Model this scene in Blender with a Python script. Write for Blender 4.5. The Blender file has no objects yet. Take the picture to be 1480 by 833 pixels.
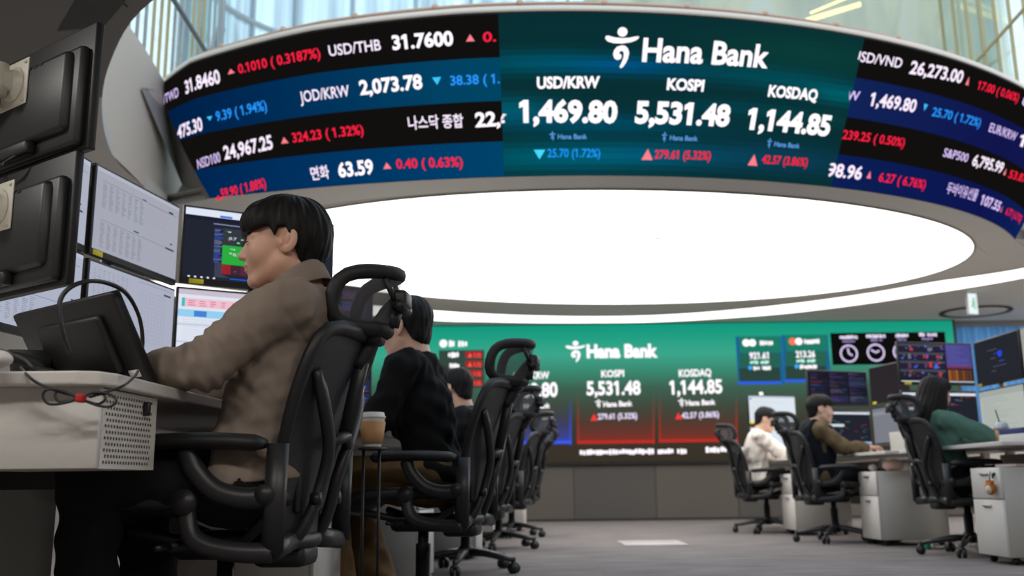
import bpy, bmesh, math, random
import numpy as np
from mathutils import Vector, Matrix, Euler
from mathutils.geometry import tessellate_polygon

SC = bpy.context.scene
COL = SC.collection
PI = math.pi

# ------------------------------------------------------------------ camera
F_PX, CAM_H, PITCH, ROLL = 1400.0, 0.5, math.radians(11.45), 0.0118
_F = Vector((0, math.cos(PITCH), math.sin(PITCH)))
_U0 = Vector((0, -math.sin(PITCH), math.cos(PITCH)))
_R = math.cos(ROLL) * Vector((1, 0, 0)) - math.sin(ROLL) * _U0
_U = math.sin(ROLL) * Vector((1, 0, 0)) + math.cos(ROLL) * _U0
_C = Vector((0, 0, CAM_H))
cam_d = bpy.data.cameras.new('camera')
cam_d.sensor_width = 36.0
cam_d.lens = F_PX / 1480 * 36
cam_d.clip_start = 0.05
cam_d.dof.use_dof = True
cam_d.dof.focus_distance = 2.6
cam_d.dof.aperture_fstop = 3.3
cam = bpy.data.objects.new('camera', cam_d)
COL.objects.link(cam)
_m = Matrix((_R, _U, -_F)).transposed().to_4x4()
_m.translation = _C
cam.matrix_world = _m
SC.camera = cam

# ------------------------------------------------------------------ view, world, lights
SC.view_settings.view_transform = 'Standard'
SC.view_settings.look = 'None'
SC.view_settings.exposure = 0.0
SC.view_settings.gamma = 1.0
SC.view_settings.use_curve_mapping = False
SC.cycles.use_denoising = True
SC.cycles.max_bounces = 7
SC.cycles.diffuse_bounces = 6
SC.cycles.glossy_bounces = 3
SC.cycles.transmission_bounces = 4
SC.cycles.transparent_max_bounces = 12
SC.cycles.caustics_reflective = False
SC.cycles.caustics_refractive = False
SC.cycles.sample_clamp_indirect = 4.0
DISC_POWER = 3.0          # luminous ceiling
STRIP_POWER = 2.2         # curved strip light
SKY_POWER = 1.6
LAMP_W = 46.0

def ceiling_lamp(x, y, sx, sy, watts, name='ceiling_lamp'):
    l = bpy.data.lights.new(name, 'AREA'); l.shape = 'RECTANGLE'; l.size = sx; l.size_y = sy; l.energy = watts; l.color = (1.0, 0.965, 0.91)
    o = bpy.data.objects.new(name, l); COL.objects.link(o); o.location = (x, y, 2.66)
    return o
# unseen lamps over and behind the near desks that light the foreground
for x_, y_ in ((-1.9, -0.6), (0.4, -0.9), (2.6, -0.6), (-3.3, 1.6)): ceiling_lamp(x_, y_, 1.2, 0.3, LAMP_W)
ceiling_lamp(-3.6, 5.2, 0.3, 1.2, LAMP_W); ceiling_lamp(6.9, 5.0, 0.3, 1.2, 130); ceiling_lamp(7.3, 8.4, 0.3, 1.2, 130); ceiling_lamp(7.3, 11.4, 0.3, 1.2, 110)  # unseen side lamps, added to brighten the walls, floor and ceiling

world = bpy.data.worlds.new('world')
SC.world = world
world.use_nodes = True
_nt = world.node_tree
_nt.nodes.clear()
_o = _nt.nodes.new('ShaderNodeOutputWorld')
_b = _nt.nodes.new('ShaderNodeBackground')
_tc = _nt.nodes.new('ShaderNodeTexCoord')
_sx = _nt.nodes.new('ShaderNodeSeparateXYZ')
_rp = _nt.nodes.new('ShaderNodeValToRGB')
_nt.links.new(_tc.outputs['Generated'], _sx.inputs[0])
_nt.links.new(_sx.outputs['Z'], _rp.inputs[0])
_rp.color_ramp.elements[0].position = 0.0
_rp.color_ramp.elements[0].color = (0.86, 0.94, 0.98, 1)
_rp.color_ramp.elements[1].position = 0.7
_rp.color_ramp.elements[1].color = (0.62, 0.78, 0.95, 1)
_nt.links.new(_rp.outputs[0], _b.inputs[0])
_b.inputs[1].default_value = SKY_POWER
_nt.links.new(_b.outputs[0], _o.inputs[0])

# ------------------------------------------------------------------ pixel <-> place helpers (photo frame 1480x833)
def ray(x, y):
    return _F + _R * ((x - 740) / F_PX) - _U * ((y - 416.5) / F_PX)
def at_z(x, y, z):
    d = ray(x, y); return _C + d * ((z - CAM_H) / d.z)
def at_y(x, y, Y):
    d = ray(x, y); return _C + d * (Y / d.y)
def srgb(r, g, b, k=1.0):
    f = lambda c: (c / 255 / 12.92 if c / 255 <= 0.04045 else ((c / 255 + 0.055) / 1.055) ** 2.4)
    return (f(r) * k, f(g) * k, f(b) * k, 1.0)

# ------------------------------------------------------------------ materials
_mats = {}
def mat(name, col, rough=0.5, metal=0.0, noise=0.0, nscale=30.0, bump=0.0, bscale=200.0, spec=0.5, stretch=None):
    if name in _mats: return _mats[name]
    m = bpy.data.materials.new(name); m.use_nodes = True
    nt = m.node_tree; p = nt.nodes['Principled BSDF']
    p.inputs['Base Color'].default_value = col
    p.inputs['Roughness'].default_value = rough
    p.inputs['Metallic'].default_value = metal
    p.inputs['Specular IOR Level'].default_value = spec
    if noise or bump:
        tc = nt.nodes.new('ShaderNodeTexCoord'); src = tc.outputs['Object']
        if stretch:
            mp = nt.nodes.new('ShaderNodeMapping'); mp.inputs['Scale'].default_value = stretch
            nt.links.new(src, mp.inputs[0]); src = mp.outputs[0]
    if noise:
        n = nt.nodes.new('ShaderNodeTexNoise'); n.inputs['Scale'].default_value = nscale; n.inputs['Detail'].default_value = 4
        nt.links.new(src, n.inputs['Vector'])
        mx = nt.nodes.new('ShaderNodeMix'); mx.data_type = 'RGBA'
        mx.inputs[6].default_value = tuple(c * (1 - noise) for c in col[:3]) + (1,)
        mx.inputs[7].default_value = tuple(min(1, c * (1 + noise)) for c in col[:3]) + (1,)
        nt.links.new(n.outputs[0], mx.inputs[0]); nt.links.new(mx.outputs[2], p.inputs['Base Color'])
    if bump:
        n2 = nt.nodes.new('ShaderNodeTexNoise'); n2.inputs['Scale'].default_value = bscale; n2.inputs['Detail'].default_value = 3
        nt.links.new(src, n2.inputs['Vector'])
        bp = nt.nodes.new('ShaderNodeBump'); bp.inputs['Strength'].default_value = bump; bp.inputs['Distance'].default_value = 0.002
        nt.links.new(n2.outputs[0], bp.inputs['Height']); nt.links.new(bp.outputs[0], p.inputs['Normal'])
    _mats[name] = m
    return m
def emit(name, col, k=1.0, sample=False):
    if name in _mats: return _mats[name]
    m = bpy.data.materials.new(name); m.use_nodes = True
    nt = m.node_tree; nt.nodes.clear()
    o = nt.nodes.new('ShaderNodeOutputMaterial'); e = nt.nodes.new('ShaderNodeEmission')
    e.inputs[0].default_value = col; e.inputs[1].default_value = k
    nt.links.new(e.outputs[0], o.inputs[0])
    m.cycles.emission_sampling = 'FRONT_BACK' if sample else 'NONE'
    _mats[name] = m
    return m
def pixel_mat():
    """self-lit display pixels, colour held per face"""
    if 'display_pixels' in _mats: return _mats['display_pixels']
    m = emit('display_pixels', (1, 1, 1, 1)); nt = m.node_tree
    a = nt.nodes.new('ShaderNodeAttribute'); a.attribute_name = 'Col'
    nt.links.new(a.outputs['Color'], [n for n in nt.nodes if n.type == 'EMISSION'][0].inputs[0])
    return m
def mesh_mat(name, col, alpha):
    if name in _mats: return _mats[name]
    m = mat(name, col, 0.6); nt = m.node_tree
    p = nt.nodes['Principled BSDF']; o = [n for n in nt.nodes if n.type == 'OUTPUT_MATERIAL'][0]
    t = nt.nodes.new('ShaderNodeBsdfTransparent'); mx = nt.nodes.new('ShaderNodeMixShader')
    mx.inputs[0].default_value = alpha
    nt.links.new(t.outputs[0], mx.inputs[1]); nt.links.new(p.outputs[0], mx.inputs[2]); nt.links.new(mx.outputs[0], o.inputs[0])
    return m

# ------------------------------------------------------------------ objects
def tag(o, label=None, cat=None, group=None, kind=None):
    if label: o['label'] = label
    if cat: o['category'] = cat
    if group: o['group'] = group
    if kind: o['kind'] = kind
    return o
def empty(name, loc=(0, 0, 0), rz=0.0, label=None, cat=None, group=None):
    o = bpy.data.objects.new(name, None); COL.objects.link(o)
    o.location = loc; o.rotation_euler = (0, 0, rz); o.empty_display_size = 0.05
    return tag(o, label, cat, group)
def children(o): return [c for c in bpy.data.objects if c.parent == o]
def copy_tree(o, parent=None):
    c = o.copy(); COL.objects.link(c)
    if parent: c.parent = parent
    for ch in children(o): copy_tree(ch, c)
    return c

class MB:
    """collects shapes; build() links them as one mesh object"""
    def __init__(s): s.v = []; s.f = []; s.fm = []; s.sm = []; s.mi = 0; s.smooth = False; s.M = None
    def add(s, vs, fs, smooth=None):
        n = len(s.v)
        if s.M is not None: vs = [s.M @ Vector(p) for p in vs]
        s.v += [tuple(p) for p in vs]
        for f in fs:
            s.f.append([n + i for i in f]); s.fm.append(s.mi); s.sm.append(s.smooth if smooth is None else smooth)
        return s
    def box(s, c, d, R=None):
        x, y, z = d[0] / 2, d[1] / 2, d[2] / 2
        vs = [Vector((i, j, k)) for i in (-x, x) for j in (-y, y) for k in (-z, z)]
        if R is not None: vs = [R @ p for p in vs]
        vs = [p + Vector(c) for p in vs]
        return s.add(vs, [(0, 1, 3, 2), (4, 6, 7, 5), (0, 4, 5, 1), (2, 3, 7, 6), (0, 2, 6, 4), (1, 5, 7, 3)], False)
    def rbox(s, c, d, r=0.01, R=None, seg=2):
        bm = bmesh.new(); bmesh.ops.create_cube(bm, size=1)
        for v in bm.verts: v.co = Vector((v.co.x * d[0], v.co.y * d[1], v.co.z * d[2]))
        r = min(r, min(d) * 0.49)
        bmesh.ops.bevel(bm, geom=bm.edges[:], offset=r, segments=seg, affect='EDGES', profile=0.5)
        bm.verts.index_update()
        vs = [v.co.copy() for v in bm.verts]
        if R is not None: vs = [R @ p for p in vs]
        vs = [p + Vector(c) for p in vs]
        fs = [[v.index for v in f.verts] for f in bm.faces]; bm.free()
        return s.add(vs, fs, True)
    def tube(s, pts, r, n=8, closed=False, caps=True, flat=1.0, up=None):
        """r: number or list; flat: ratio of the second half-axis to the first; up: direction of the second axis"""
        P = [Vector(p) for p in pts]; N = len(P)
        rs = r if isinstance(r, (list, tuple)) else [r] * N
        T = []
        for i in range(N):
            a = P[(i - 1) % N] if closed or i > 0 else P[i]; b = P[(i + 1) % N] if closed or i < N - 1 else P[i]
            t = (b - a); T.append(t.normalized() if t.length > 1e-9 else Vector((0, 0, 1)))
        ref = Vector(up) if up else (Vector((0, 0, 1)) if abs(T[0].z) < 0.9 else Vector((1, 0, 0)))
        X = None; vs = []; fs = []
        for i in range(N):
            if up or X is None:
                X = ref.cross(T[i])
                if X.length < 1e-6: X = Vector((1, 0, 0)).cross(T[i])
            else: X = X - T[i] * X.dot(T[i])
            X.normalize(); Y = T[i].cross(X)
            for k in range(n):
                a = 2 * PI * k / n
                vs.append(P[i] + X * (rs[i] * math.cos(a)) + Y * (rs[i] * flat * math.sin(a)))
        for i in range(N if closed else N - 1):
            for k in range(n):
                a = i * n + k; b = i * n + (k + 1) % n; j = ((i + 1) % N) * n
                fs.append((a, b, j + (k + 1) % n, j + k))
        if caps and not closed:
            fs.append(list(range(n))[::-1]); fs.append([(N - 1) * n + k for k in range(n)])
        return s.add(vs, fs, True)
    def cyl(s, a, b, r, r2=None, n=16): return s.tube([a, b], [r, r if r2 is None else r2], n)
    def lathe(s, prof, n=24, c=(0, 0, 0)):
        vs = []; fs = []
        for (r, z) in prof:
            for k in range(n):
                a = 2 * PI * k / n; vs.append((c[0] + r * math.cos(a), c[1] + r * math.sin(a), c[2] + z))
        for i in range(len(prof) - 1):
            for k in range(n):
                fs.append((i * n + k, i * n + (k + 1) % n, (i + 1) * n + (k + 1) % n, (i + 1) * n + k))
        fs.append(list(range(n))[::-1]); fs.append([(len(prof) - 1) * n + k for k in range(n)])
        return s.add(vs, fs, True)
    def prism(s, poly, z0, z1):
        """horizontal polygon extruded in z"""
        n = len(poly)
        vs = [(p[0], p[1], z0) for p in poly] + [(p[0], p[1], z1) for p in poly]
        fs = [(i, (i + 1) % n, n + (i + 1) % n, n + i) for i in range(n)]
        tri = tessellate_polygon([[Vector((p[0], p[1], 0)) for p in poly]])
        fs += [tuple(n + i for i in t) for t in tri] + [tuple(t)[::-1] for t in tri]
        return s.add(vs, fs, False)
    def grid(s, fn, nu, nv, smooth=True, closed_u=False):
        vs = [fn(i / nu, j / nv) for j in range(nv + 1) for i in range(nu + 1)]
        fs = [(j * (nu + 1) + i, j * (nu + 1) + i + 1, (j + 1) * (nu + 1) + i + 1, (j + 1) * (nu + 1) + i) for j in range(nv) for i in range(nu)]
        return s.add(vs, fs, smooth)
    def ball(s, c, r, n=12, m=8, R=None):
        r = (r, r, r) if isinstance(r, (int, float)) else r
        vs = []; fs = []
        for j in range(m + 1):
            t = PI * j / m
            for i in range(n):
                a = 2 * PI * i / n
                p = Vector((r[0] * math.sin(t) * math.cos(a), r[1] * math.sin(t) * math.sin(a), r[2] * math.cos(t)))
                vs.append((R @ p if R is not None else p) + Vector(c))
        for j in range(m):
            for i in range(n):
                fs.append((j * n + i, (j + 1) * n + i, (j + 1) * n + (i + 1) % n, j * n + (i + 1) % n))
        return s.add(vs, fs, True)
    def build(s, name, m, parent=None, bevel=0.0, fix=True):
        me = bpy.data.meshes.new(name)
        me.from_pydata(s.v, [], s.f)
        for x in (m if isinstance(m, (list, tuple)) else [m]): me.materials.append(x)
        me.polygons.foreach_set('material_index', s.fm); me.polygons.foreach_set('use_smooth', s.sm)
        if fix:
            bm = bmesh.new(); bm.from_mesh(me)
            bmesh.ops.recalc_face_normals(bm, faces=bm.faces[:]); bm.to_mesh(me); bm.free()
        me.update()
        o = bpy.data.objects.new(name, me); COL.objects.link(o)
        if parent: o.parent = parent
        if bevel:
            b = o.modifiers.new('bevel', 'BEVEL'); b.width = bevel; b.segments = 2; b.limit_method = 'ANGLE'; b.angle_limit = 0.6
        return o

def arc_pts(c, r, a0, a1, n, z=0.0):
    return [Vector((c[0] + r * math.cos(a0 + (a1 - a0) * i / n), c[1] + r * math.sin(a0 + (a1 - a0) * i / n), z)) for i in range(n + 1)]
def spline(pts, n=8, closed=False):
    """Catmull-Rom through the points"""
    P = [Vector(p) for p in pts]; N = len(P); out = []
    for i in range(N if closed else N - 1):
        p1, p2 = P[i], P[(i + 1) % N]
        p0 = P[(i - 1) % N] if closed or i > 0 else p1 * 2 - p2
        p3 = P[(i + 2) % N] if closed or i + 2 < N else p2 * 2 - p1
        for k in range(n):
            t = k / n
            out.append(0.5 * ((2 * p1) + (p2 - p0) * t + (2 * p0 - 5 * p1 + 4 * p2 - p3) * t * t + (3 * p1 - p0 - 3 * p2 + p3) * t ** 3))
    if not closed: out.append(P[-1].copy())
    return out

# ------------------------------------------------------------------ lettering and display canvas
_txt = {}
def text_shape(s, bold):
    key = (s, bold)
    if key in _txt: return _txt[key]
    vs, fs = raw_shape(s, bold)
    for i, ch in enumerate(s):          # give the figure 1 its flag
        if ch == '1':
            xr = max(x for x, y in raw_shape(s[:i + 1], bold)[0]); xl = xr - .10 - 2 * bold; n = len(vs)
            vs = vs + [(xl + .03, .68 + bold), (xl - .13, .585 + bold), (xl - .13, .475 - bold * .5), (xl + .03, .545 - bold * .5)]
            fs = fs + [[n, n + 1, n + 2, n + 3]]
    _txt[key] = (vs, fs)
    return vs, fs
_raw = {}
def raw_shape(s, bold):
    key = (s, bold)
    if key in _raw: return _raw[key]
    cu = bpy.data.curves.new('lettering', 'FONT'); cu.body = s; cu.size = 1.0; cu.resolution_u = 3; cu.offset = bold; cu.fill_mode = 'FRONT'
    o = bpy.data.objects.new('lettering', cu); COL.objects.link(o)
    bpy.context.view_layer.update()
    dg = bpy.context.evaluated_depsgraph_get(); ev = o.evaluated_get(dg); me = ev.to_mesh()
    vs = [(v.co.x, v.co.y) for v in me.vertices]; fs = [list(p.vertices) for p in me.polygons]
    ev.to_mesh_clear(); bpy.data.objects.remove(o); bpy.data.curves.remove(cu)
    _raw[key] = (vs, fs)
    return vs, fs
class Canvas:
    """flat coloured shapes laid out in a display's own u, v and mapped onto its surface"""
    def __init__(s, fn, step=0.0006): s.fn = fn; s.v = []; s.f = []; s.c = []; s.step = step; s.layer = 0
    def put(s, uv, fs, col, layer):
        n = len(s.v); off = s.step * layer
        s.v += [tuple(s.fn(u, v, off)) for u, v in uv]
        for f in fs: s.f.append([n + i for i in f]); s.c.append(col)
    def rect(s, u0, v0, u1, v1, col, layer=1, nu=1, nv=1, col2=None):
        """col2: colour at v1 (a vertical blend in nv steps)"""
        for j in range(nv):
            a, b = v0 + (v1 - v0) * j / nv, v0 + (v1 - v0) * (j + 1) / nv
            t = (j + .5) / nv
            c = col if col2 is None else tuple(col[k] * (1 - t) + col2[k] * t for k in range(4))
            uv = [(u0 + (u1 - u0) * i / nu, vv) for vv in (a, b) for i in range(nu + 1)]
            s.put(uv, [(i, i + 1, nu + 2 + i, nu + 1 + i) for i in range(nu)], c, layer)
    def poly(s, pts, col, layer=2):
        tri = tessellate_polygon([[Vector((p[0], p[1], 0)) for p in pts]])
        s.put(pts, [tuple(t) for t in tri], col, layer)
    def disc(s, u, v, ru, rv, col, layer=2, n=20):
        s.poly([(u + ru * math.cos(2 * PI * i / n), v + rv * math.sin(2 * PI * i / n)) for i in range(n)], col, layer)
    def ring(s, u, v, ru, rv, w, col, layer=2, n=24):
        uv = []
        for i in range(n):
            a = 2 * PI * i / n
            uv += [(u + ru * math.cos(a), v + rv * math.sin(a)), (u + ru * (1 - w) * math.cos(a), v + rv * (1 - w) * math.sin(a))]
        s.put(uv, [(2 * i, 2 * ((i + 1) % n), 2 * ((i + 1) % n) + 1, 2 * i + 1) for i in range(n)], col, layer)
    def text(s, t, p0, p1, hgt, col, layer=3, bold=0.02, clip=None):
        """t runs from p0 to p1 (u,v of the baseline ends); hgt: (du,dv) of one capital height"""
        vs, fs = text_shape(t, bold)
        xs = [x for x, y in vs]; x0, x1 = min(xs), max(xs)
        uv = []
        for x, y in vs:
            k = (x - x0) / (x1 - x0); q = y / 0.70
            uv.append((p0[0] + (p1[0] - p0[0]) * k + hgt[0] * q, p0[1] + (p1[1] - p0[1]) * k + hgt[1] * q))
        if clip:
            fs = [f for f in fs if clip[0] <= sum(uv[i][0] for i in f) / len(f) <= clip[1]]
        s.put(uv, fs, col, layer)
    def scribble(s, u0, v0, u1, v1, col, layer=3, n=12, seed=1):
        """a line of lettering too small to read: short upright strokes"""
        rd = random.Random(seed); w = (u1 - u0) / n
        for i in range(n):
            if rd.random() < 0.06: continue
            a = u0 + w * i
            s.rect(a, v0 + (v1 - v0) * rd.uniform(0, .2), a + w * rd.uniform(.7, .95), v1 - (v1 - v0) * rd.uniform(0, .25), col, layer)
    def build(s, name, parent=None):
        me = bpy.data.meshes.new(name); me.from_pydata(s.v, [], s.f)
        ca = me.color_attributes.new('Col', 'FLOAT_COLOR', 'CORNER')
        buf = []
        for f, c in zip(s.f, s.c): buf += list(c) * len(f)
        ca.data.foreach_set('color', buf)
        me.materials.append(pixel_mat()); me.update()
        o = bpy.data.objects.new(name, me); COL.objects.link(o)
        if parent: o.parent = parent
        return o

# ================================================================== THE SETTING
CEIL_Z = 2.675
M_CEIL = mat('ceiling_paint', srgb(204, 201, 196), 0.75, noise=0.04, nscale=1.5)
M_FASCIA = mat('fascia_paint', srgb(204, 194, 180), 0.7, noise=0.04, nscale=1.2)
M_DARKPANEL = mat('dark_wall_panel', srgb(78, 72, 66), 0.55, noise=0.12, nscale=2.0)
M_WALL = mat('wall_paint', srgb(150, 147, 143), 0.8)
M_METAL = mat('brushed_steel', srgb(190, 188, 184), 0.35, 0.9)
M_WHITE = mat('white_laminate', srgb(214, 209, 203), 0.45)
M_GREYSIDE = mat('warm_grey_laminate', srgb(186, 182, 174), 0.5)
M_BLACK = mat('black_plastic', srgb(26, 26, 27), 0.45)
M_BLACKSOFT = mat('black_soft_rubber', srgb(24, 24, 25), 0.7)
M_DARKGREY = mat('graphite_plastic', srgb(58, 58, 60), 0.45)
M_BLUEFRINGE = (1, 1, 1, 1)

# ---- floor: grey carpet tiles
def carpet():
    m = mat('carpet_tiles', srgb(128, 122, 121), 0.95, spec=0.1)
    nt = m.node_tree; p = nt.nodes['Principled BSDF']
    tc = nt.nodes.new('ShaderNodeTexCoord')
    mp = nt.nodes.new('ShaderNodeMapping'); mp.inputs['Scale'].default_value = (1, 6, 1); mp.inputs['Rotation'].default_value = (0, 0, 0.12)
    n1 = nt.nodes.new('ShaderNodeTexNoise'); n1.inputs['Scale'].default_value = 2.2; n1.inputs['Detail'].default_value = 6
    n2 = nt.nodes.new('ShaderNodeTexNoise'); n2.inputs['Scale'].default_value = 220; n2.inputs['Detail'].default_value = 2
    r = nt.nodes.new('ShaderNodeValToRGB')
    r.color_ramp.elements[0].position = 0.3; r.color_ramp.elements[0].color = srgb(106, 100, 100)
    r.color_ramp.elements[1].position = 0.7; r.color_ramp.elements[1].color = srgb(134, 128, 126)
    br = nt.nodes.new('ShaderNodeTexBrick'); br.offset = 0.5
    br.inputs['Color1'].default_value = (1, 1, 1, 1); br.inputs['Color2'].default_value = (0.93, 0.93, 0.93, 1); br.inputs['Mortar'].default_value = (0.82, 0.82, 0.82, 1)
    br.inputs['Scale'].default_value = 1.0; br.inputs['Mortar Size'].default_value = 0.004; br.inputs['Brick Width'].default_value = 1.0; br.inputs['Row Height'].default_value = 0.25
    mx = nt.nodes.new('ShaderNodeMix'); mx.data_type = 'RGBA'; mx.blend_type = 'MULTIPLY'; mx.inputs[0].default_value = 1.0
    bp = nt.nodes.new('ShaderNodeBump'); bp.inputs['Strength'].default_value = 0.5; bp.inputs['Distance'].default_value = 0.004
    L = nt.links.new
    L(tc.outputs['Object'], mp.inputs[0]); L(mp.outputs[0], n1.inputs['Vector']); L(n1.outputs[0], r.inputs[0])
    L(tc.outputs['Object'], br.inputs['Vector']); L(tc.outputs['Object'], n2.inputs['Vector'])
    L(r.outputs[0], mx.inputs[6]); L(br.outputs[0], mx.inputs[7]); L(mx.outputs[2], p.inputs['Base Color'])
    L(n2.outputs[0], bp.inputs['Height']); L(bp.outputs[0], p.inputs['Normal'])
    return m
fl = MB().box((1.5, 5.2, -0.05), (15.0, 17.0, 0.1)).build('floor', carpet()); tag(fl, kind='structure')

# ---- curves of the ceiling: luminous ellipse, drum, opening
ELL_C, ELL_A, ELL_B, ELL_R = Vector((1.0, 9.40)), 3.616, 2.347, math.radians(9.55)
def ell(t, grow=0.0):
    p = Vector(((ELL_A + grow) * math.cos(t), (ELL_B + grow) * math.sin(t))); p.rotate(Matrix.Rotation(ELL_R, 2)); return p + ELL_C
DR_C = Vector((0.2312, 12.5438))
_led_px = [(300, 285), (440, 276), (470, 272.5), (560, 263), (640, 258), (740, 255), (850, 254), (960, 254.5), (1120, 263.5), (1200, 271), (1300, 285), (1380, 303), (1440, 325), (1467, 346)]
_pp = [at_z(x, y, 2.67).xy - DR_C for x, y in _led_px]
_coef = np.polyfit([math.degrees(math.atan2(p.y, p.x)) + 80 for p in _pp], [p.length for p in _pp], 3)
def dr_r(a): return float(np.polyval(_coef, max(-42, min(50, math.degrees(a) + 80))))
LED_Z, LED_H, LED_OUT = 2.67, 1.0, 0.52
def led_out(a):
    return 5.909 + float(np.interp(math.degrees(a), [-121, -119.8, -115, -105, -95, -60, -40], [.14, .17, .36, .48, .52, .52, .50])) - dr_r(a)
def led_pt(a, v, off=0.0):
    r = dr_r(a) + led_out(a) * v
    n = Vector((math.cos(a), math.sin(a), -LED_OUT / LED_H)).normalized()
    return Vector((DR_C.x + r * math.cos(a), DR_C.y + r * math.sin(a), LED_Z + LED_H * v)) + n * off
def led_uv(x, y):
    """the (angle, height) on the drum face seen at a photo pixel"""
    lo, hi = -0.3, 1.3
    g = lambda v: (lambda p: p.length - dr_r(math.atan2(p.y, p.x)) - led_out(math.atan2(p.y, p.x)) * v)(at_z(x, y, LED_Z + LED_H * v).xy - DR_C)
    for _ in range(40):
        m = (lo + hi) / 2
        if g(m) > 0: lo = m
        else: hi = m
    p = at_z(x, y, LED_Z + LED_H * lo).xy - DR_C
    return math.atan2(p.y, p.x), lo
aL = lambda v: math.radians(-115.0 - 4.8 * v)
aR = lambda v: math.radians(-40.8 + 5.0 * v)

near_edge = [(-2.72, 7.36), (-2.70, 6.8), (-2.66, 6.2), (-2.41, 5.4), (-2.06, 4.67), (-1.61, 4.04), (-0.8, 3.42), (0.4, 3.05), (1.8, 3.1), (3.2, 3.7), (4.4, 4.8), (5.15, 6.2), (5.4, 7.6), (5.25, 8.85)]
near_edge = [p.xy for p in spline([(x, y, 0) for x, y in near_edge], 6)]
drum_edge = [Vector(led_pt(math.radians(a), 0).xy) for a in np.linspace(-40.8, -115, 48)]
hole = near_edge + drum_edge

def fill_with_hole(outer, holes, z):
    bm = bmesh.new()
    for loop in [outer] + holes:
        vs = [bm.verts.new((p[0], p[1], z)) for p in loop]
        for i in range(len(vs)): bm.edges.new((vs[i], vs[(i + 1) % len(vs)]))
    bmesh.ops.triangle_fill(bm, use_beauty=True, edges=bm.edges[:])
    bm.verts.index_update()
    vs = [v.co.copy() for v in bm.verts]; fs = [[v.index for v in f.verts] for f in bm.faces]; bm.free()
    return vs, fs
b = MB()
vs, fs = fill_with_hole([(-6, -3.3), (9, -3.3), (9, 13.7), (-6, 13.7)], [hole], CEIL_Z)
b.add(vs, fs, False)
vs, fs = fill_with_hole([(-6, -3.3), (9, -3.3), (9, 13.7), (-6, 13.7)], [hole], CEIL_Z + 0.1)
b.add(vs, fs, False)
ceiling = b.build('ceiling', M_CEIL); tag(ceiling, kind='structure')
# near ceiling sheet up to the opening, its dark grey stands for shade
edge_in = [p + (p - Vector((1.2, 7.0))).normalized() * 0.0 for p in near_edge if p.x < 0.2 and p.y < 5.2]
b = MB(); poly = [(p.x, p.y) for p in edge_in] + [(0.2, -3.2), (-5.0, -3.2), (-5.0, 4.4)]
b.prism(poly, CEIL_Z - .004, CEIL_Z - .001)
shade_sheet = b.build('trim_3', mat('shaded_ceiling_grey', srgb(118, 115, 111), .55)); tag(shade_sheet, kind='structure')
b = MB()
for x0, y0, x1, y1 in [(-2.0, 2.0, -1.75, 4.1), (-1.72, 2.0, -1.45, 3.75)]:
    p0, p1 = Vector((x0, y0, CEIL_Z)), Vector((x1, y1, CEIL_Z))
    d = (p1 - p0).normalized(); s = Vector((-d.y, d.x, 0)) * 0.006
    b.add([p0 - s - Vector((0, 0, .006)), p0 + s - Vector((0, 0, .006)), p1 + s - Vector((0, 0, .006)), p1 - s - Vector((0, 0, .006))], [(0, 1, 2, 3)])
b.build('joint', mat('shadow_gap', srgb(60, 58, 56), 0.9), ceiling, fix=False)

b = MB(); b.prism([tuple(at_z(x, y, CEIL_Z - .007).xy) for x, y in ((112, -4), (184, -4), (178, 6), (150, 38), (83, 45))], CEIL_Z - .008, CEIL_Z - .005)
tag(b.build('trim_4', mat('perforated_panel', srgb(74, 72, 70), .8, noise=.35, nscale=60)), kind='structure')
# upstand of the opening, set back behind the soffit edge at the left
up_line = spline([(-2.60, 2.6, 0), (-2.62, 4.0, 0), (-2.64, 5.2, 0), (-2.66, 6.4, 0), (-2.76, 7.35, 0), (-2.85, 8.2, 0)], 5)
b = MB()
n = len(up_line)
vs = [(p.x, p.y, CEIL_Z - 0.0) for p in up_line] + [(p.x, p.y, 3.67) for p in up_line] + [(p.x - .35, p.y, 3.67) for p in up_line] + [(p.x - .35, p.y, CEIL_Z + .1) for p in up_line]
for q in range(3): b.add(vs[q * n:(q + 2) * n], [(i, i + 1, n + i + 1, n + i) for i in range(n - 1)], True)
fas = b.build('trim_1', M_FASCIA, fix=False); tag(fas, kind='structure')
# edge of the ceiling board round the opening
b = MB(); n = len(near_edge)
b.add([(p.x, p.y, CEIL_Z) for p in near_edge] + [(p.x, p.y, CEIL_Z + .1) for p in near_edge], [(i, i + 1, n + i + 1, n + i) for i in range(n - 1)], True)
tag(b.build('trim_2', M_CEIL, fix=False), kind='structure')

# walls
def wall(name, c, d, m=M_WALL): return tag(MB().box(c, d).build(name, m), kind='structure')
wall('wall_left', (-5.06, 5.2, 1.335), (0.1, 17.0, 2.67))
wall('wall_right', (8.55, 5.2, 1.335), (0.1, 17.0, 2.67))
wall('wall_near', (1.5, -3.25, 1.335), (15.0, 0.1, 2.67))
WY = 13.32
# far wall: solid left of the window, window bay at right
far = wall('wall_far', (0.55, WY + 0.16, 1.335), (11.12, 0.1, 2.67), M_DARKPANEL)
xs = [at_y(830, 710, WY).x + 1.11 * k for k in range(-5, 6)]
for k in range(10):
    MB().box(((xs[k] + xs[k + 1]) / 2, WY + 0.09, 0.40), (xs[k + 1] - xs[k] - 0.008, 0.04, 0.74)).build('panel', mat('dark_wall_panel_' + 'ab'[k % 2], srgb(*((84, 78, 72), (74, 70, 67))[k % 2]), 0.5, noise=0.1, nscale=1.5), far)
tag(MB().box((0.55, WY + 0.09, 0.015), (11.12, 0.05, 0.03)).build('baseboard_far', mat('dark_skirting', srgb(28, 26, 25), 0.5)), kind='structure')
wall('trim_5', (7.3, WY + 0.10, 0.6), (2.4, 0.06, 1.2), M_WALL)
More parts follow.
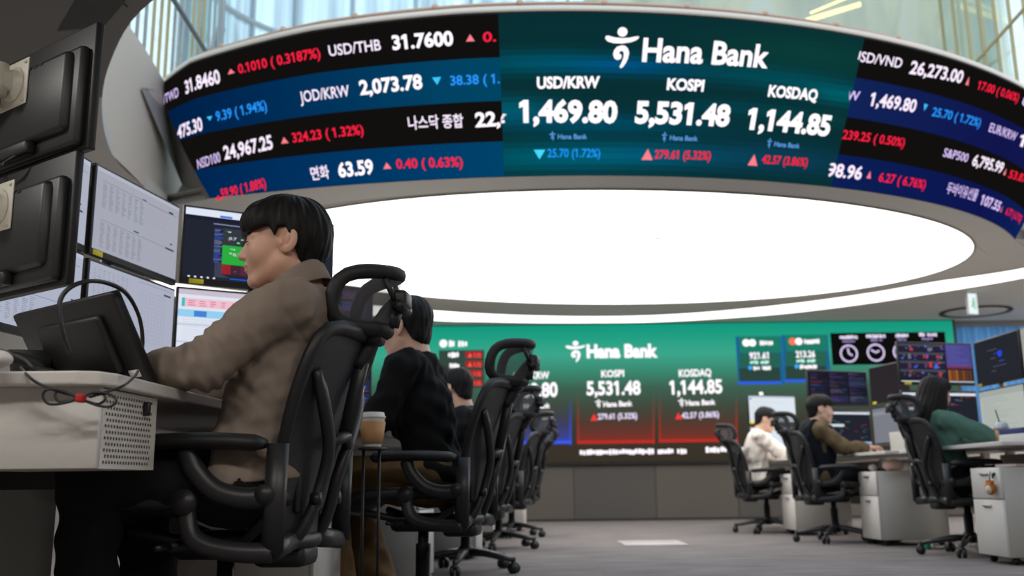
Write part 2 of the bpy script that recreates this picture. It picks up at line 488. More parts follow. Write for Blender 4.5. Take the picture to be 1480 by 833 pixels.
# window bay with blue drapes
M_DRAPE = mat('blue_drape', srgb(120, 170, 225), 0.8, noise=0.45, nscale=3.0, stretch=(5, 1, 0.15))
_p = M_DRAPE.node_tree.nodes['Principled BSDF']; _t = M_DRAPE.node_tree.nodes.new('ShaderNodeBsdfTranslucent'); _x = M_DRAPE.node_tree.nodes.new('ShaderNodeMixShader'); _x.inputs[0].default_value = .8
_l = M_DRAPE.node_tree.links; _l.new(_p.inputs['Base Color'].links[0].from_socket, _t.inputs[0]); _l.new(_p.outputs[0], _x.inputs[1]); _l.new(_t.outputs[0], _x.inputs[2]); _l.new(_x.outputs[0], [n for n in M_DRAPE.node_tree.nodes if n.type == 'OUTPUT_MATERIAL'][0].inputs[0])
win = MB()
for x in (6.15, 7.35, 8.45): win.box((x, WY + 0.16, 1.335), (0.08, 0.08, 2.67))
for z in (0.05, 1.2, 2.62): win.box((7.3, WY + 0.16, z), (2.4, 0.07, 0.1))
w1 = win.build('window_1', M_WALL); tag(w1, kind='structure')
M_GLASS = None
def glass(name, tint, streak=False, k=0.75):
    m = bpy.data.materials.new(name); m.use_nodes = True; nt = m.node_tree; nt.nodes.clear(); L = nt.links.new
    o = nt.nodes.new('ShaderNodeOutputMaterial'); t = nt.nodes.new('ShaderNodeBsdfTransparent'); g = nt.nodes.new('ShaderNodeBsdfGlossy'); mx = nt.nodes.new('ShaderNodeMixShader')
    g.inputs['Roughness'].default_value = 0.08; g.inputs['Color'].default_value = (0.8, 0.9, 0.95, 1)
    mx.inputs[0].default_value = 1 - k
    t.inputs[0].default_value = tint
    if streak:  # upright reflections put into the glass tint as streaks
        tc = nt.nodes.new('ShaderNodeTexCoord'); mp = nt.nodes.new('ShaderNodeMapping'); mp.inputs['Scale'].default_value = (1.6, 1.6, 0.05)
        n = nt.nodes.new('ShaderNodeTexNoise'); n.inputs['Scale'].default_value = 2.2; n.inputs['Detail'].default_value = 5
        r = nt.nodes.new('ShaderNodeValToRGB'); e = r.color_ramp.elements
        e[0].position = 0.36; e[0].color = tuple(c * 0.38 for c in tint[:3]) + (1,)
        e[1].position = 0.66; e[1].color = tuple(min(1, c * 1.25) for c in tint[:3]) + (1,)
        L(tc.outputs['Object'], mp.inputs[0]); L(mp.outputs[0], n.inputs['Vector']); L(n.outputs[0], r.inputs[0]); L(r.outputs[0], t.inputs[0])
    L(t.outputs[0], mx.inputs[1]); L(g.outputs[0], mx.inputs[2]); L(mx.outputs[0], o.inputs[0])
    return m
M_GLASS = glass('atrium_glass_blue', (0.62, 0.84, 0.95, 1), True)
M_GLASS2 = glass('atrium_glass_clear', (0.88, 0.97, 0.98, 1))
b = MB(); b.box((7.3, WY + 0.17, 1.33), (2.3, 0.012, 2.6)); b.build('pane', M_GLASS2, w1)
b = MB()
b.grid(lambda u, v: (6.1 + 1.05 * u, WY + 0.06 + 0.025 * math.sin(u * 75), 1.21 + 1.37 * v), 120, 1)
drape = b.build('curtain', M_DRAPE, fix=False)
tag(drape, 'blue curtain hanging in soft folds in the window right of the wall screen', 'curtain')

# ---- atrium above the opening
M_GOLD = mat('champagne_fin', srgb(178, 160, 116), 0.4, 0.25)
M_FIN = mat('grey_fin', srgb(150, 158, 156), 0.5)
def fins(name, line, z0, z1, step, depth, th, label):
    """vertical fins along a plan line, standing in front of a glass pane"""
    P = spline([(x, y, 0) for x, y in line], 10); L = [0]
    for i in range(1, len(P)): L.append(L[-1] + (P[i] - P[i - 1]).length)
    b = MB(); s = 0.0; k = 0
    while s < L[-1]:
        i = max(j for j in range(len(L)) if L[j] <= s + 1e-9); i = min(i, len(P) - 2)
        q = P[i].lerp(P[i + 1], (s - L[i]) / max(1e-6, L[i + 1] - L[i])); t = (P[i + 1] - P[i]).normalized(); nn = Vector((-t.y, t.x, 0))
        R = Matrix((t, nn, Vector((0, 0, 1)))).transposed()
        b.mi = (k // 3) % 2
        b.box((q.x, q.y, (z0 + z1) / 2), (th, depth, z1 - z0), R)
        s += step; k += 1
    o = b.build(name, [M_FIN, M_GOLD])
    return o, P
left_line = [(-2.82, 4.7), (-2.84, 6.0), (-2.88, 7.4), (-2.95, 9.2)]
fo, P = fins('window_2', left_line, 3.68, 8.0, 0.17, 0.022, 0.022, '')
tag(fo, kind='structure')
b = MB(); b.grid(lambda u, v: (P[min(int(u * (len(P) - 1)), len(P) - 1)].x - 0.12, P[min(int(u * (len(P) - 1)), len(P) - 1)].y, 3.68 + 4.4 * v), len(P) - 1, 1); b.build('pane', M_GLASS2, fo, fix=False)
b = MB(); b.tube([(p.x + 0.07, p.y, 4.52) for p in P], 0.022, 8); b.tube([(p.x + 0.02, p.y, 4.62) for p in P], 0.012, 8); b.build('rail', mat('grey_rail', srgb(92, 96, 100), 0.4, 0.5), fo)

back_line = [p for p in spline([(-2.95, 9.25, 0), (-4.2, 11.5, 0), (-4.6, 13.5, 0), (-3.6, 15.2, 0), (-1.0, 16.4, 0), (1.4, 16.7, 0)], 8)]
def sheet(line, z0, z1, nv=1):
    b = MB(); n = len(line) - 1
    b.grid(lambda u, v: (line[int(round(u * n))].x, line[int(round(u * n))].y, z0 + (z1 - z0) * v), n, nv)
    return b
w3 = sheet(back_line, 3.0, 11.0).build('window_3', M_GLASS, fix=False); tag(w3, kind='structure')
b = MB()
for i in range(0, len(back_line), 3): b.cyl((back_line[i].x, back_line[i].y - .05, 3.0), (back_line[i].x, back_line[i].y - .05, 11.0), 0.035, n=8)
for z in (5.1, 7.9): b.tube([(p.x, p.y - .06, z) for p in back_line], 0.05, 8)
b.build('mullion', mat('pale_mullion', srgb(170, 180, 186), 0.4, 0.3), w3)
def marble():
    m = mat('green_grey_stone', srgb(200, 202, 190), 0.3); nt = m.node_tree; p = nt.nodes['Principled BSDF']; L = nt.links.new
    tc = nt.nodes.new('ShaderNodeTexCoord'); mp = nt.nodes.new('ShaderNodeMapping'); mp.inputs['Rotation'].default_value = (0.5, 0.6, 0.4); mp.inputs['Scale'].default_value = (0.8, 0.8, 0.35)
    n = nt.nodes.new('ShaderNodeTexNoise'); n.inputs['Scale'].default_value = 1.2; n.inputs['Detail'].default_value = 8; n.inputs['Distortion'].default_value = 1.2
    r = nt.nodes.new('ShaderNodeValToRGB'); e = r.color_ramp.elements
    e[0].position = 0.35; e[0].color = srgb(172, 178, 164); e[1].position = 0.62; e[1].color = srgb(204, 207, 195)
    x = e.new(0.53); x.color = srgb(204, 204, 178)
    L(tc.outputs['Object'], mp.inputs[0]); L(mp.outputs[0], n.inputs['Vector']); L(n.outputs[0], r.inputs[0]); L(r.outputs[0], p.inputs['Base Color'])
    return m
stone_line = [p for p in spline([(1.4, 16.7, 0), (3.6, 16.2, 0), (5.6, 14.6, 0), (6.4, 12.8, 0), (6.3, 11.4, 0), (5.75, 10.6, 0)], 6)]
ws = sheet(stone_line, 3.0, 11.0).build('wall_stone', marble(), fix=False); tag(ws, kind='structure')
fo2, P2 = fins('window_4', [(5.5, 11.4), (5.42, 10.2), (5.3, 9.0)], 3.68, 9.0, 0.36, 0.03, 0.03, '')
for pl in fo2.data.polygons: pl.material_index = 1
tag(fo2, kind='structure')
b = MB(); b.grid(lambda u, v: (5.5 + 0.1 * (1 - u), 9.0 + 2.4 * u, 3.68 + 5 * v), 1, 1); b.build('pane', M_GLASS2, fo2, fix=False)
b = MB(); b.cyl((5.3, 9.0, 5.25), (5.5, 11.4, 5.25), 0.02); b.build('rail', M_GOLD, fo2)
# bright linear lamp high on the stone wall
pl = at_y(1165, 30, 12.2); pr = at_y(1243, 6, 12.2)
hl = empty('wall_lamp', (pl + pr) / 2, 0, 'glowing yellow linear lamp high above the drum screen before pale stone', 'lamp')
d = (pr - pl) / 2
b = MB(); b.tube([-d, d], 0.035, 8); b.tube([-d * 0.8 + Vector((0, .02, .1)), d * 0.6 + Vector((0, .02, .16))], 0.018, 8); b.build('tube_lamp', emit('warm_lamp_glow', srgb(255, 246, 180), 1.6), hl)
b = MB(); b.tube([-d + Vector((0, .06, .03)), d + Vector((0, .06, .03))], 0.04, 8); b.cyl((0, .06, .03), (0, 1.2, 1.4), .012); b.build('bracket', M_METAL, hl)

# ================================================================== LUMINOUS CEILING AND STRIP
cl = empty('ceiling_light', (ELL_C.x, ELL_C.y, CEIL_Z), 0, 'huge glowing white oval luminous panel in the grey ceiling below the drum', 'ceiling light')
b = MB(); NE = 96
vs = [(ell(2 * PI * i / NE).x - ELL_C.x, ell(2 * PI * i / NE).y - ELL_C.y, -0.004) for i in range(NE)]
b.add(vs, [tuple(range(NE))[::-1]], False)
b.build('diffuser', emit('luminous_panel', (1.0, 0.985, 0.96, 1), DISC_POWER, True), cl, fix=False)
b = MB(); b.tube([(ell(2 * PI * i / NE, .012).x - ELL_C.x, ell(2 * PI * i / NE, .012).y - ELL_C.y, -0.004) for i in range(NE)], 0.012, 6, closed=True)
b.build('frame', mat('panel_trim', srgb(150, 146, 140), 0.5), cl)
b = MB(); sp = at_z(950, 343, CEIL_Z - .006) - Vector((ELL_C.x, ELL_C.y, CEIL_Z)); b.lathe([(0.022, 0), (0.02, -.012), (0.008, -.02)], 12, sp); b.build('sprinkler', M_WHITE, cl)

_si = [(-4.4, 9.6), (-2.4, 11.2)] + [tuple(at_z(x, y, CEIL_Z - .004).xy) for x, y in [(625, 448), (700, 453), (780, 456), (860, 457), (940, 455.5), (1030, 450), (1140, 439), (1250, 424), (1350, 407), (1480, 387)]] + [(6.1, 8.6), (6.4, 7.3)]
_so = [(-4.7, 10.4), (-2.5, 12.0)] + [tuple(at_z(x, y, CEIL_Z - .004).xy) for x, y in [(625, 463.5), (700, 465.5), (780, 467), (860, 467), (940, 466), (1030, 461.5), (1140, 453), (1250, 439.5), (1350, 424), (1480, 402)]] + [(6.4, 9.0), (6.75, 7.5)]
A = spline([(x, y, 0) for x, y in _si], 6); B = spline([(x, min(y, WY - .03), 0) for x, y in _so], 6)
sl = empty('strip_light', (1.2, 12.6, CEIL_Z), 0, 'long curved white strip light in the ceiling between the oval panel and wall screen', 'strip light')
n = len(A); o_ = Vector((1.2, 12.6, 0))
b = MB(); b.add([p - o_ - Vector((0, 0, .004)) for p in A] + [p - o_ - Vector((0, 0, .004)) for p in B], [(i, n + i, n + i + 1, i + 1) for i in range(n - 1)], False)
b.build('diffuser', emit('strip_glow', (1.0, 0.99, 0.93, 1), STRIP_POWER, True), sl, fix=True)
b = MB(); b.tube([p - o_ - Vector((0, 0, .003)) for p in A], 0.008, 6); b.tube([p - o_ - Vector((0, 0, .003)) for p in B], 0.008, 6)
b.build('frame', _mats['panel_trim'], sl)

# ================================================================== LED DRUM
led = empty('drum_screen', (DR_C.x, 6.7, LED_Z), 0, 'curved drum display hanging from the ceiling with rows of exchange rates and a teal centre', 'screen')
off_ = Vector((DR_C.x, 6.7, LED_Z))
def LP(a, v, off=0.0): return led_pt(a, v, off) - off_
NA = 90
def ledgrid(v0, v1, off, nv=1, a0=None, a1=None, na=NA):
    def fn(u, v):
        vv = v0 + (v1 - v0) * v
        l = aL(vv) if a0 is None else a0; r = aR(vv) if a1 is None else a1
        return LP(l + (r - l) * u, vv, off)
    return fn
b = MB(); b.grid(ledgrid(0, 1, 0), NA, 6)
body = b.build('screen_back', mat('screen_black', srgb(14, 13, 13), 0.6), led, fix=False)
# drum thickness: soffit lip, top deck and end closure
b = MB()
b.grid(lambda u, v: LP(aL(1) + (aR(1) - aL(1)) * u, 1, 0) + Vector((0, 0, 0.0)) + Vector((-math.cos(aL(1) + (aR(1) - aL(1)) * u), -math.sin(aL(1) + (aR(1) - aL(1)) * u), 0)) * 0.9 * v, NA, 1)
b.grid(lambda u, v: LP(aL(1) + (aR(1) - aL(1)) * u, 1, 0) + Vector((-math.cos(aL(1) + (aR(1) - aL(1)) * u), -math.sin(aL(1) + (aR(1) - aL(1)) * u), 0)) * 0.9 + Vector((0, 0, -1.0 * v)), NA, 1)
b.build('drum_body', M_FASCIA, led, fix=False)
b = MB()
p0, p1 = LP(aL(0), 0), LP(aL(1), 1)
q0, q1 = Vector((-2.70, 7.62, 2.945)) - off_, Vector((-2.655, 6.55, 3.33)) - off_
q2 = Vector((-2.78, 7.45, 3.67)) - off_
b.add([p0, p1, q1, q0, q2], [(0, 1, 2, 3), (1, 4, 2)], False)
b.add([p0, q0, Vector((-2.82, 8.0, CEIL_Z)) - off_, Vector((-2.70, 7.35, CEIL_Z)) - off_], [(0, 1, 3), (1, 2, 3)], False)
b.build('end_cap', mat('end_cap_grey', srgb(150, 146, 140), 0.7), led, fix=False)
b = MB()
r0, r1 = LP(aR(0), 0), LP(aR(1), 1)
b.add([r0, r1, r1 + Vector((.35, .7, 0)), r0 + Vector((.25, .3, 0))], [(0, 1, 2, 3)], False)
b.build('end_cap', _mats['end_cap_grey'], led, fix=False)
b = MB()
al = np.linspace(aL(1), aR(1), NA)
b.tube([LP(a, 1, 0) + Vector((-.03 * math.cos(a), -.03 * math.sin(a), .025)) for a in al], 0.03, 8)
b.build('top_rim', mat('silver_rim', srgb(220, 206, 192), 0.35, 0.4), led)
b = MB()
b.tube([LP(a, 1, 0) + Vector((-.14 * math.cos(a), -.14 * math.sin(a), .13)) for a in al], 0.013, 8)
for a in np.linspace(aL(1) + .02, aR(1) - .02, 16): b.ball(LP(a, 1, 0) + Vector((-.14 * math.cos(a), -.14 * math.sin(a), .135)), 0.028, 8, 6); b.cyl(LP(a, 1, 0) + Vector((-.14 * math.cos(a), -.14 * math.sin(a), 0)), LP(a, 1, 0) + Vector((-.14 * math.cos(a), -.14 * math.sin(a), .13)), .008, n=6)
b.build('handrail', mat('rose_brass', srgb(196, 160, 138), 0.35, 0.6), led)

# ticker rows
def blend_mat(name, stops, rough_noise=None):
    """display colour varying along the drum (object x) from stop to stop"""
    m = emit(name, (1, 1, 1, 1)); nt = m.node_tree; L = nt.links.new
    e = [n for n in nt.nodes if n.type == 'EMISSION'][0]
    tc = nt.nodes.new('ShaderNodeTexCoord'); sx = nt.nodes.new('ShaderNodeSeparateXYZ'); r = nt.nodes.new('ShaderNodeValToRGB'); mr = nt.nodes.new('ShaderNodeMapRange')
    mr.inputs['From Min'].default_value = -3.2; mr.inputs['From Max'].default_value = 5.2
    L(tc.outputs['Object'], sx.inputs[0]); L(sx.outputs[0], mr.inputs[0]); L(mr.outputs[0], r.inputs[0])
    els = r.color_ramp.elements
    els[0].position, els[0].color = stops[0]; els[1].position, els[1].color = stops[-1]
    for p, c in stops[1:-1]: els.new(p).color = c
    L(r.outputs[0], e.inputs[0])
    return m
rowv = [(1.0 - .012, 0.735), (0.735, 0.475), (0.475, 0.225), (0.225, 0.004)]
NAVY = [(-120, (0, 28, 66)), (-110, (0, 42, 84)), (-97, (2, 66, 100)), (-90, (0, 72, 100)), (-68, (16, 34, 86)), (-52, (17, 20, 76)), (-36, (14, 32, 78))]
NAVY2 = [(-120, (0, 32, 74)), (-110, (0, 46, 92)), (-97, (0, 62, 106)), (-90, (0, 70, 104)), (-68, (10, 30, 84)), (-52, (14, 20, 80)), (-36, (10, 40, 92))]
BLK = [(-120, (17, 16, 15)), (-36, (17, 16, 15))]
rows = []
for k, (v1, v0) in enumerate(rowv):
    cv = Canvas(LP, 0.004); st = (BLK, NAVY, BLK, NAVY2)[k]
    for i in range(NA):
        for v_a, v_b in ((v0, (v0 + v1) / 2), ((v0 + v1) / 2, v1)):
            q = [(aL(v) + (aR(v) - aL(v)) * (i + j) / NA, v) for v, j in ((v_a, 0), (v_a, 1), (v_b, 1), (v_b, 0))]
            deg = math.degrees(q[0][0]); c = [np.interp(deg, [s_[0] for s_ in st], [s_[1][j] for s_ in st]) for j in range(3)]
            cv.put(q, [(0, 1, 2, 3)], srgb(*c), 1)
    rows.append(cv)
# teal centre panel: soft drifting bands of teal, blue and green
tl0, tl1 = led_uv(721, 40)[0], led_uv(1243, 80)[0]
panel = Canvas(LP, 0.004)
def teal(s, v):
    c = np.array([8., 46., 50.])
    for s0, v0, ss, sv, col in [(.1, .70, .25, .07, (-8, 34, 48)), (.34, .68, .16, .05, (-6, 18, 56)), (.75, .66, .3, .07, (-6, 26, 34)), (.02, .42, .14, .08, (-6, 40, 56)), (.28, .33, .3, .06, (-8, 26, 46)), (.12, .12, .35, .10, (-8, 40, 52)),
                           (.45, .14, .25, .08, (-2, 22, 40)), (.85, .16, .25, .10, (2, 12, 30)), (.85, .84, .3, .12, (2, 14, 6)), (.97, .6, .12, .06, (-6, 38, 42)), (.62, .46, .2, .05, (-4, 14, 20)), (.22, .90, .3, .05, (0, 2, 4)), (.88, .44, .2, .05, (0, 12, 10))]:
        c = c + np.array(col) * math.exp(-((s - s0) / ss) ** 2 - ((v - v0) / sv) ** 2)
    return srgb(*np.clip(c, 0, 255))
for i in range(64):
    for j in range(28):
        s_, v_ = (i + .5) / 64, .004 + .986 * (j + .5) / 28
        q = [(tl0 + (tl1 - tl0) * (i + di) / 64, .004 + .986 * (j + dj) / 28) for di, dj in ((0, 0), (1, 0), (1, 1), (0, 1))]
        panel.put(q, [(0, 1, 2, 3)], teal(s_, v_), 2)

# lettering, placed where it stands on the face
LILAC, RED, PINK, SKY, WHITE = srgb(222, 200, 255), srgb(255, 34, 68), srgb(255, 130, 140), srgb(40, 150, 255), srgb(255, 250, 255, 1.15)
MILK = srgb(250, 236, 255, 1.05)
def row_of(x, y):
    v = led_uv(x, y)[1]
    return rows[min(range(4), key=lambda k: abs(v - (rowv[k][0] + rowv[k][1]) / 2))]
def lt(s, p0, p1, h, col, bold=0.02, clip=None, cv=None):
    cv = cv or row_of(p0[0], p0[1] - h / 2)
    q0, q1 = led_uv(*p0), led_uv(*p1)
    dv = led_uv(p0[0], p0[1] - h)[1] - q0[1]
    if clip: clip = sorted(led_uv(c, p0[1])[0] if c is not None else d for c, d in ((clip[0], -9), (clip[1], 9)))
    cv.text(s, q0, q1, (0, dv), col, 4, bold, clip)
def tri(x0, y0, x1, y1, col, up=True, cv=None):
    cv = cv or row_of(x0, (y0 + y1) / 2)
    """triangle in the pixel box x0..x1, y0 (top)..y1 (bottom)"""
    a0, v0 = led_uv(x0, y1); a1, v1 = led_uv(x1, y0)
    cv.poly([(a0, v0), (a1, v0), ((a0 + a1) / 2, v1)] if up else [((a0 + a1) / 2, v0), (a1, v1), (a0, v1)], col, 4)
row1 = [('/TWD', (238.5, 150), (260.5, 139), 13, LILAC, .015), ('31.8460', (270.5, 135.5), (321, 119), 19, MILK, .03), ('0.1010 ( 0.3187%)', (347, 106), (465, 83), 13.5, RED, .02),
    ('USD/THB', (477.5, 81), (552, 72), 15.5, MILK, .015), ('31.7600', (568.6, 71.5), (656, 65), 20, WHITE, .035)]
row2 = [('475.30', (259, 200), (295.5, 187.5), 18, MILK, .03), ('9.39 ( 1.94%)', (315, 174.7), (388, 158.5), 14, SKY, .02), ('JOD/KRW', (436, 148), (507, 138.5), 16, MILK, .015), ('2,073.78', (522, 136.5), (611.7, 127.5), 20, WHITE, .035)]
row3 = [('NSD100', (288, 244), (321, 233), 14, LILAC, .015), ('24,967.25', (326.6, 230), (396.7, 214), 19, MILK, .03), ('324.23 ( 1.32%)', (425, 205.5), (527, 193.5), 13.5, RED, .02), ('나스닥 종합', (591.4, 185.5), (670.4, 182.3), 15, MILK, .02)]
row4 = [('59.90 ( 1.88%)', (322, 286), (386.6, 270), 13, RED, .02), ('면화', (452, 258.8), (478, 255.7), 15, MILK, .02), ('63.59', (491.5, 255.5), (541.5, 250), 20, WHITE, .035), ('0.40 ( 0.63%)', (574.3, 243.2), (669.5, 240), 13.5, RED, .02)]
rrow = [('26,273.00', (1311.4, 105.5), (1387, 120), 19, MILK, .03), ('17.00 ( 0.06%)', (1409.4, 128), (1468, 147), 13, RED, .02), ('USD/EGP', (1473.5, 151.5), (1536, 177), 13, LILAC, .015),
    ('1,469.80', (1253.8, 151.6), (1319.7, 162), 19, MILK, .03), ('25.70 ( 1.72%)', (1343.8, 166.7), (1413.3, 183), 13, SKY, .02), ('EUR/KRW', (1426, 189.4), (1464.5, 203.5), 14, LILAC, .015), ('1,736.42', (1468, 209), (1530, 240), 19, MILK, .03),
    ('239.25 ( 0.50%)', (1215, 200), (1304, 212), 13, RED, .02), ('S&P500', (1360, 225.4), (1395, 234), 13, LILAC, .015), ('6,795.99', (1401.5, 238), (1444.7, 250), 17, MILK, .03), ('53.87 ( 0.80%)', (1454.4, 256), (1504, 277), 13, RED, .02),
    ('6.27 ( 6.76%)', (1267, 261.4), (1334, 272.5), 13, RED, .02), ('두바이유선물', (1364.4, 277.6), (1408, 289), 14, LILAC, .015), ('107.55', (1413.3, 294), (1441, 305), 15, LILAC, .03), ('6.77 ( 6.71%)', (1450, 309), (1471.7, 321), 12, RED, .02)]
for r in (row1, row2, row3, row4, rrow):
    for q in r: lt(*q)
lt('0.09', (698.5, 60.6), (745, 57.5), 14, RED, .02, (690, 719)); lt('38.38 ( 1.82', (651.7, 123), (742, 119.5), 13.5, SKY, .02, (640, 722))
lt('22,670', (687.6, 183), (769, 178.5), 20, WHITE, .035, (680, 729)); lt('USD/VND', (1229, 87), (1300, 98.3), 15, MILK, .015, (1238, 1310)); lt('KRW', (1200, 141), (1239, 145.5), 14, LILAC, .015, (1224, 1250)); lt('98.96', (1193, 253.6), (1242, 259), 19, MILK, .03, (1196.5, 1250))
for x0, y0, x1, y1, c, up in [(331, 98, 340, 107.5, PINK, 1), (674, 49, 686, 60, PINK, 1), (301.5, 167, 308.5, 175, srgb(60, 200, 255), 0), (626, 111, 638, 123, srgb(60, 200, 255), 0), (408, 197, 417, 207.5, PINK, 1), (314, 281, 321, 289, RED, 1),
    (555, 234, 565.5, 244, PINK, 1), (1392.5, 111, 1400.7, 122, PINK, 1), (1330.5, 151, 1339, 159.5, srgb(60, 190, 255), 0), (1447, 243.5, 1453.7, 251.7, PINK, 1), (1250, 247, 1259, 257, PINK, 1), (1443, 297, 1448, 305.7, PINK, 1)]:
    tri(x0, y0, x1, y1, c, up)
for c_ in rows: c_.build('ticker_row', led)

def figure(c, P, col, layer=3):
    """the emblem: dot head, level arms, comma-shaped body; P maps the emblem's own box (0..1, 0..1 up) to u, v"""
    c.poly([P(0.5 + .145 * math.cos(t), .885 + .115 * math.sin(t)) for t in np.linspace(0, 2 * PI, 19)[:-1]], col, layer)
    arm = [(0.0, .72), (.02, .78), (.10, .785), (.30, .745), (.5, .735), (.7, .745), (.90, .785), (.99, .79), (1.0, .76), (.93, .70), (.78, .645), (.5, .605), (.25, .61), (.08, .65)]
    c.poly([P(*q) for q in arm], col, layer)
    bod = [(.5, .56), (.36, .52), (.28, .43), (.26, .33), (.31, .235), (.40, .20), (.49, .225), (.52, .30), (.485, .35), (.45, .345), (.435, .375), (.47, .42), (.54, .425), (.585, .36), (.575, .25), (.53, .14), (.48, .04), (.50, 0.0), (.56, .02), (.65, .12), (.71, .24), (.735, .38), (.69, .49), (.60, .55)]
    c.poly([P(*q) for q in bod], col, layer)
cv = panel
def led_fig(x0, y0, x1, y1, col):
    (a0, v0), (a1, v1) = led_uv(x0, y1), led_uv(x1, y0)
    va = led_uv(x0, y0)[1]
    figure(cv, lambda s, t: (a0 + (a1 - a0) * s, v0 + (v1 - v0) * t), col, 4)
led_fig(872, 40, 924, 98, WHITE)
lt('Hana Bank', (927, 88), (1108, 97.5), 33, WHITE, .03, None, cv)
MINI = srgb(96, 160, 235)
for q in [('USD/KRW', (776, 127.5), (866, 126.3), 16, WHITE, .04), ('1,469.80', (751, 175.5), (891, 176.5), 30, WHITE, .045), ('25.70 (1.72%)', (791, 226.8), (867, 226.8), 12, srgb(30, 150, 245), .02),
    ('KOSPI', (962.5, 129), (1015.6, 131.5), 16, WHITE, .04), ('5,531.48', (916.6, 176.5), (1052, 181.5), 30, WHITE, .045), ('279.61 (5.32%)', (945, 228.5), (1025.5, 230.5), 12, RED, .02),
    ('KOSDAQ', (1108, 138.6), (1178.5, 145.2), 16, WHITE, .04), ('1,144.85', (1077, 185), (1196, 195.6), 29, WHITE, .045), ('42.57 (3.86%)', (1099, 235.4), (1164.5, 240), 12, RED, .02),
    ('Hana Bank', (806, 200.5), (848, 200.5), 7, MINI, .02), ('Hana Bank', (967, 202), (1007, 203.5), 7, MINI, .02), ('Hana Bank', (1117, 211), (1153.5, 214), 7, MINI, .02)]: lt(*q, None, cv)
led_fig(794, 190, 803, 203, MINI); led_fig(955, 191, 964, 205, MINI); led_fig(1106, 200, 1115, 214, MINI)
tri(771.5, 216, 788, 230, srgb(70, 220, 255), False, cv); tri(926, 215, 944, 230.7, PINK, True, cv); tri(1079, 223, 1096, 238.5, PINK, True, cv)
cv.build('centre_panel', led)

# ================================================================== FAR WALL SCREEN
SX0, SX1 = -2.6, at_y(1376, 465, WY).x
SZ1, SZ0 = at_y(950, 468.5, WY).z, at_y(900, 668, WY).z
vw = empty('wall_screen', ((SX0 + SX1) / 2, WY, SZ0), 0, 'wide green video wall across the far wall showing three index cards', 'screen')
o_ = Vector(((SX0 + SX1) / 2, WY, SZ0))
MB().box((0, .04, (SZ1 - SZ0) / 2), (SX1 - SX0 + .06, .07, SZ1 - SZ0 + .06)).build('frame', _mats['screen_black'], vw)
cv = Canvas(lambda u, v, off: Vector((u, WY - off, v)) - o_, 0.003)
def wp(x, y): p = at_y(x, y, WY); return p.x, p.z
zz = [wp(900, y)[1] for y in (668, 640, 610, 585, 560, 540, 512, 490, 470)]; zz[0] = SZ0; zz[-1] = SZ1
cc = [srgb(*c) for c in ((56, 50, 40), (60, 52, 44), (62, 60, 50), (64, 76, 64), (62, 98, 82), (58, 132, 108), (60, 166, 140), (36, 160, 132), (16, 150, 124))]
for k in range(8): cv.rect(SX0, zz[k], SX1, zz[k + 1], cc[k], 1, 1, 10, cc[k + 1])
def wrect(x0, y0, x1, y1, c, l=3, **k): a, b_ = wp(x0, y1); c1, d = wp(x1, y0); cv.rect(a, b_, c1, d, c, l, **k)
def wtext(s, x0, y0, x1, y1, h, c=WHITE, bold=.035):
    p0, p1 = wp(x0, y0), wp(x1, y1); cv.text(s, p0, p1, (0, wp(x0, y0 - h)[1] - p0[1]), c, 4, bold)
def wscrib(x0, y0, x1, y1, c, n, seed): a, b_ = wp(x0, y1); c1, d = wp(x1, y0); cv.scribble(a, b_, c1, d, c, 4, n, seed)
(a0, b0), (a1, b1) = wp(818, 524), wp(846, 493)
figure(cv, lambda s, t: (a0 + (a1 - a0) * s, b0 + (b1 - b0) * t), WHITE, 4)
wtext('Hana Bank', 848, 517, 951, 516, 18, WHITE, .05)
BLUE, REDC = srgb(58, 92, 240), srgb(190, 46, 38)
for x0, x1, y1, c, nm in [(724, 826, 643, BLUE, 0), (834, 946, 642, REDC, 1), (952, 1066, 640, REDC, 2)]:
    yk = [668, 640, 610, 585, 560, 540, 512, 490, 470]
    def wall_col(y): return tuple(float(np.interp(-y, [-q for q in yk], [c_[i] for c_ in cc])) for i in range(4))
    for k in range(24):     # card glow that gathers at the foot of the card
        ya, yb = 566 + (y1 - 566) * k / 24, 566 + (y1 - 566) * (k + 1) / 24
        t = (k + .5) / 24; w_ = wall_col((ya + yb) / 2); f_ = t ** 3.2 * .75
        wrect(x0 + 3, ya, x1 - 3, yb, tuple(w_[i] * (1 - f_) + c[i] * f_ for i in range(4)), 2)
        e_1 = t ** 1.3 * .8
        for xa, xb in ((x0, x0 + 3), (x1 - 3, x1)): wrect(xa, ya, xb, yb, tuple(w_[i] * (1 - e_1) + c[i] * e_1 for i in range(4)), 2)
    wrect(x0, y1 - 6, x1, y1, c, 3)
wtext('USD/KRW', 742, 548.5, 794, 547.5, 10); wtext('1,469.80', 728, 576, 806, 573, 20)
wtext('Hana Bank', 757, 591, 795, 590, 7); wtext('25.70 (1.72%)', 742, 608, 799, 606, 8)
wtext('KOSPI', 869, 545.5, 902, 544.5, 9.5); wtext('5,531.48', 848, 571, 926, 570, 19); wtext('Hana Bank', 872, 588.5, 914, 587, 7.5); wtext('279.61 (5.32%)', 864, 606.5, 921, 605, 8, srgb(235, 225, 255))
wtext('KOSDAQ', 981, 545, 1028, 543.5, 10); wtext('1,144.85', 968, 570, 1044, 568, 19); wtext('Hana Bank', 991, 586.5, 1034, 585, 7.5); wtext('42.57 (3.86%)', 985, 605, 1039, 603, 8, srgb(235, 225, 255))
for x, y in ((865, 583.5), (985, 582)):
    (a0, b0), (a1, b1) = wp(x - 5, y + 7), wp(x + 5, y - 6); figure(cv, lambda s, t: (a0 + (a1 - a0) * s, b0 + (b1 - b0) * t), WHITE, 4)
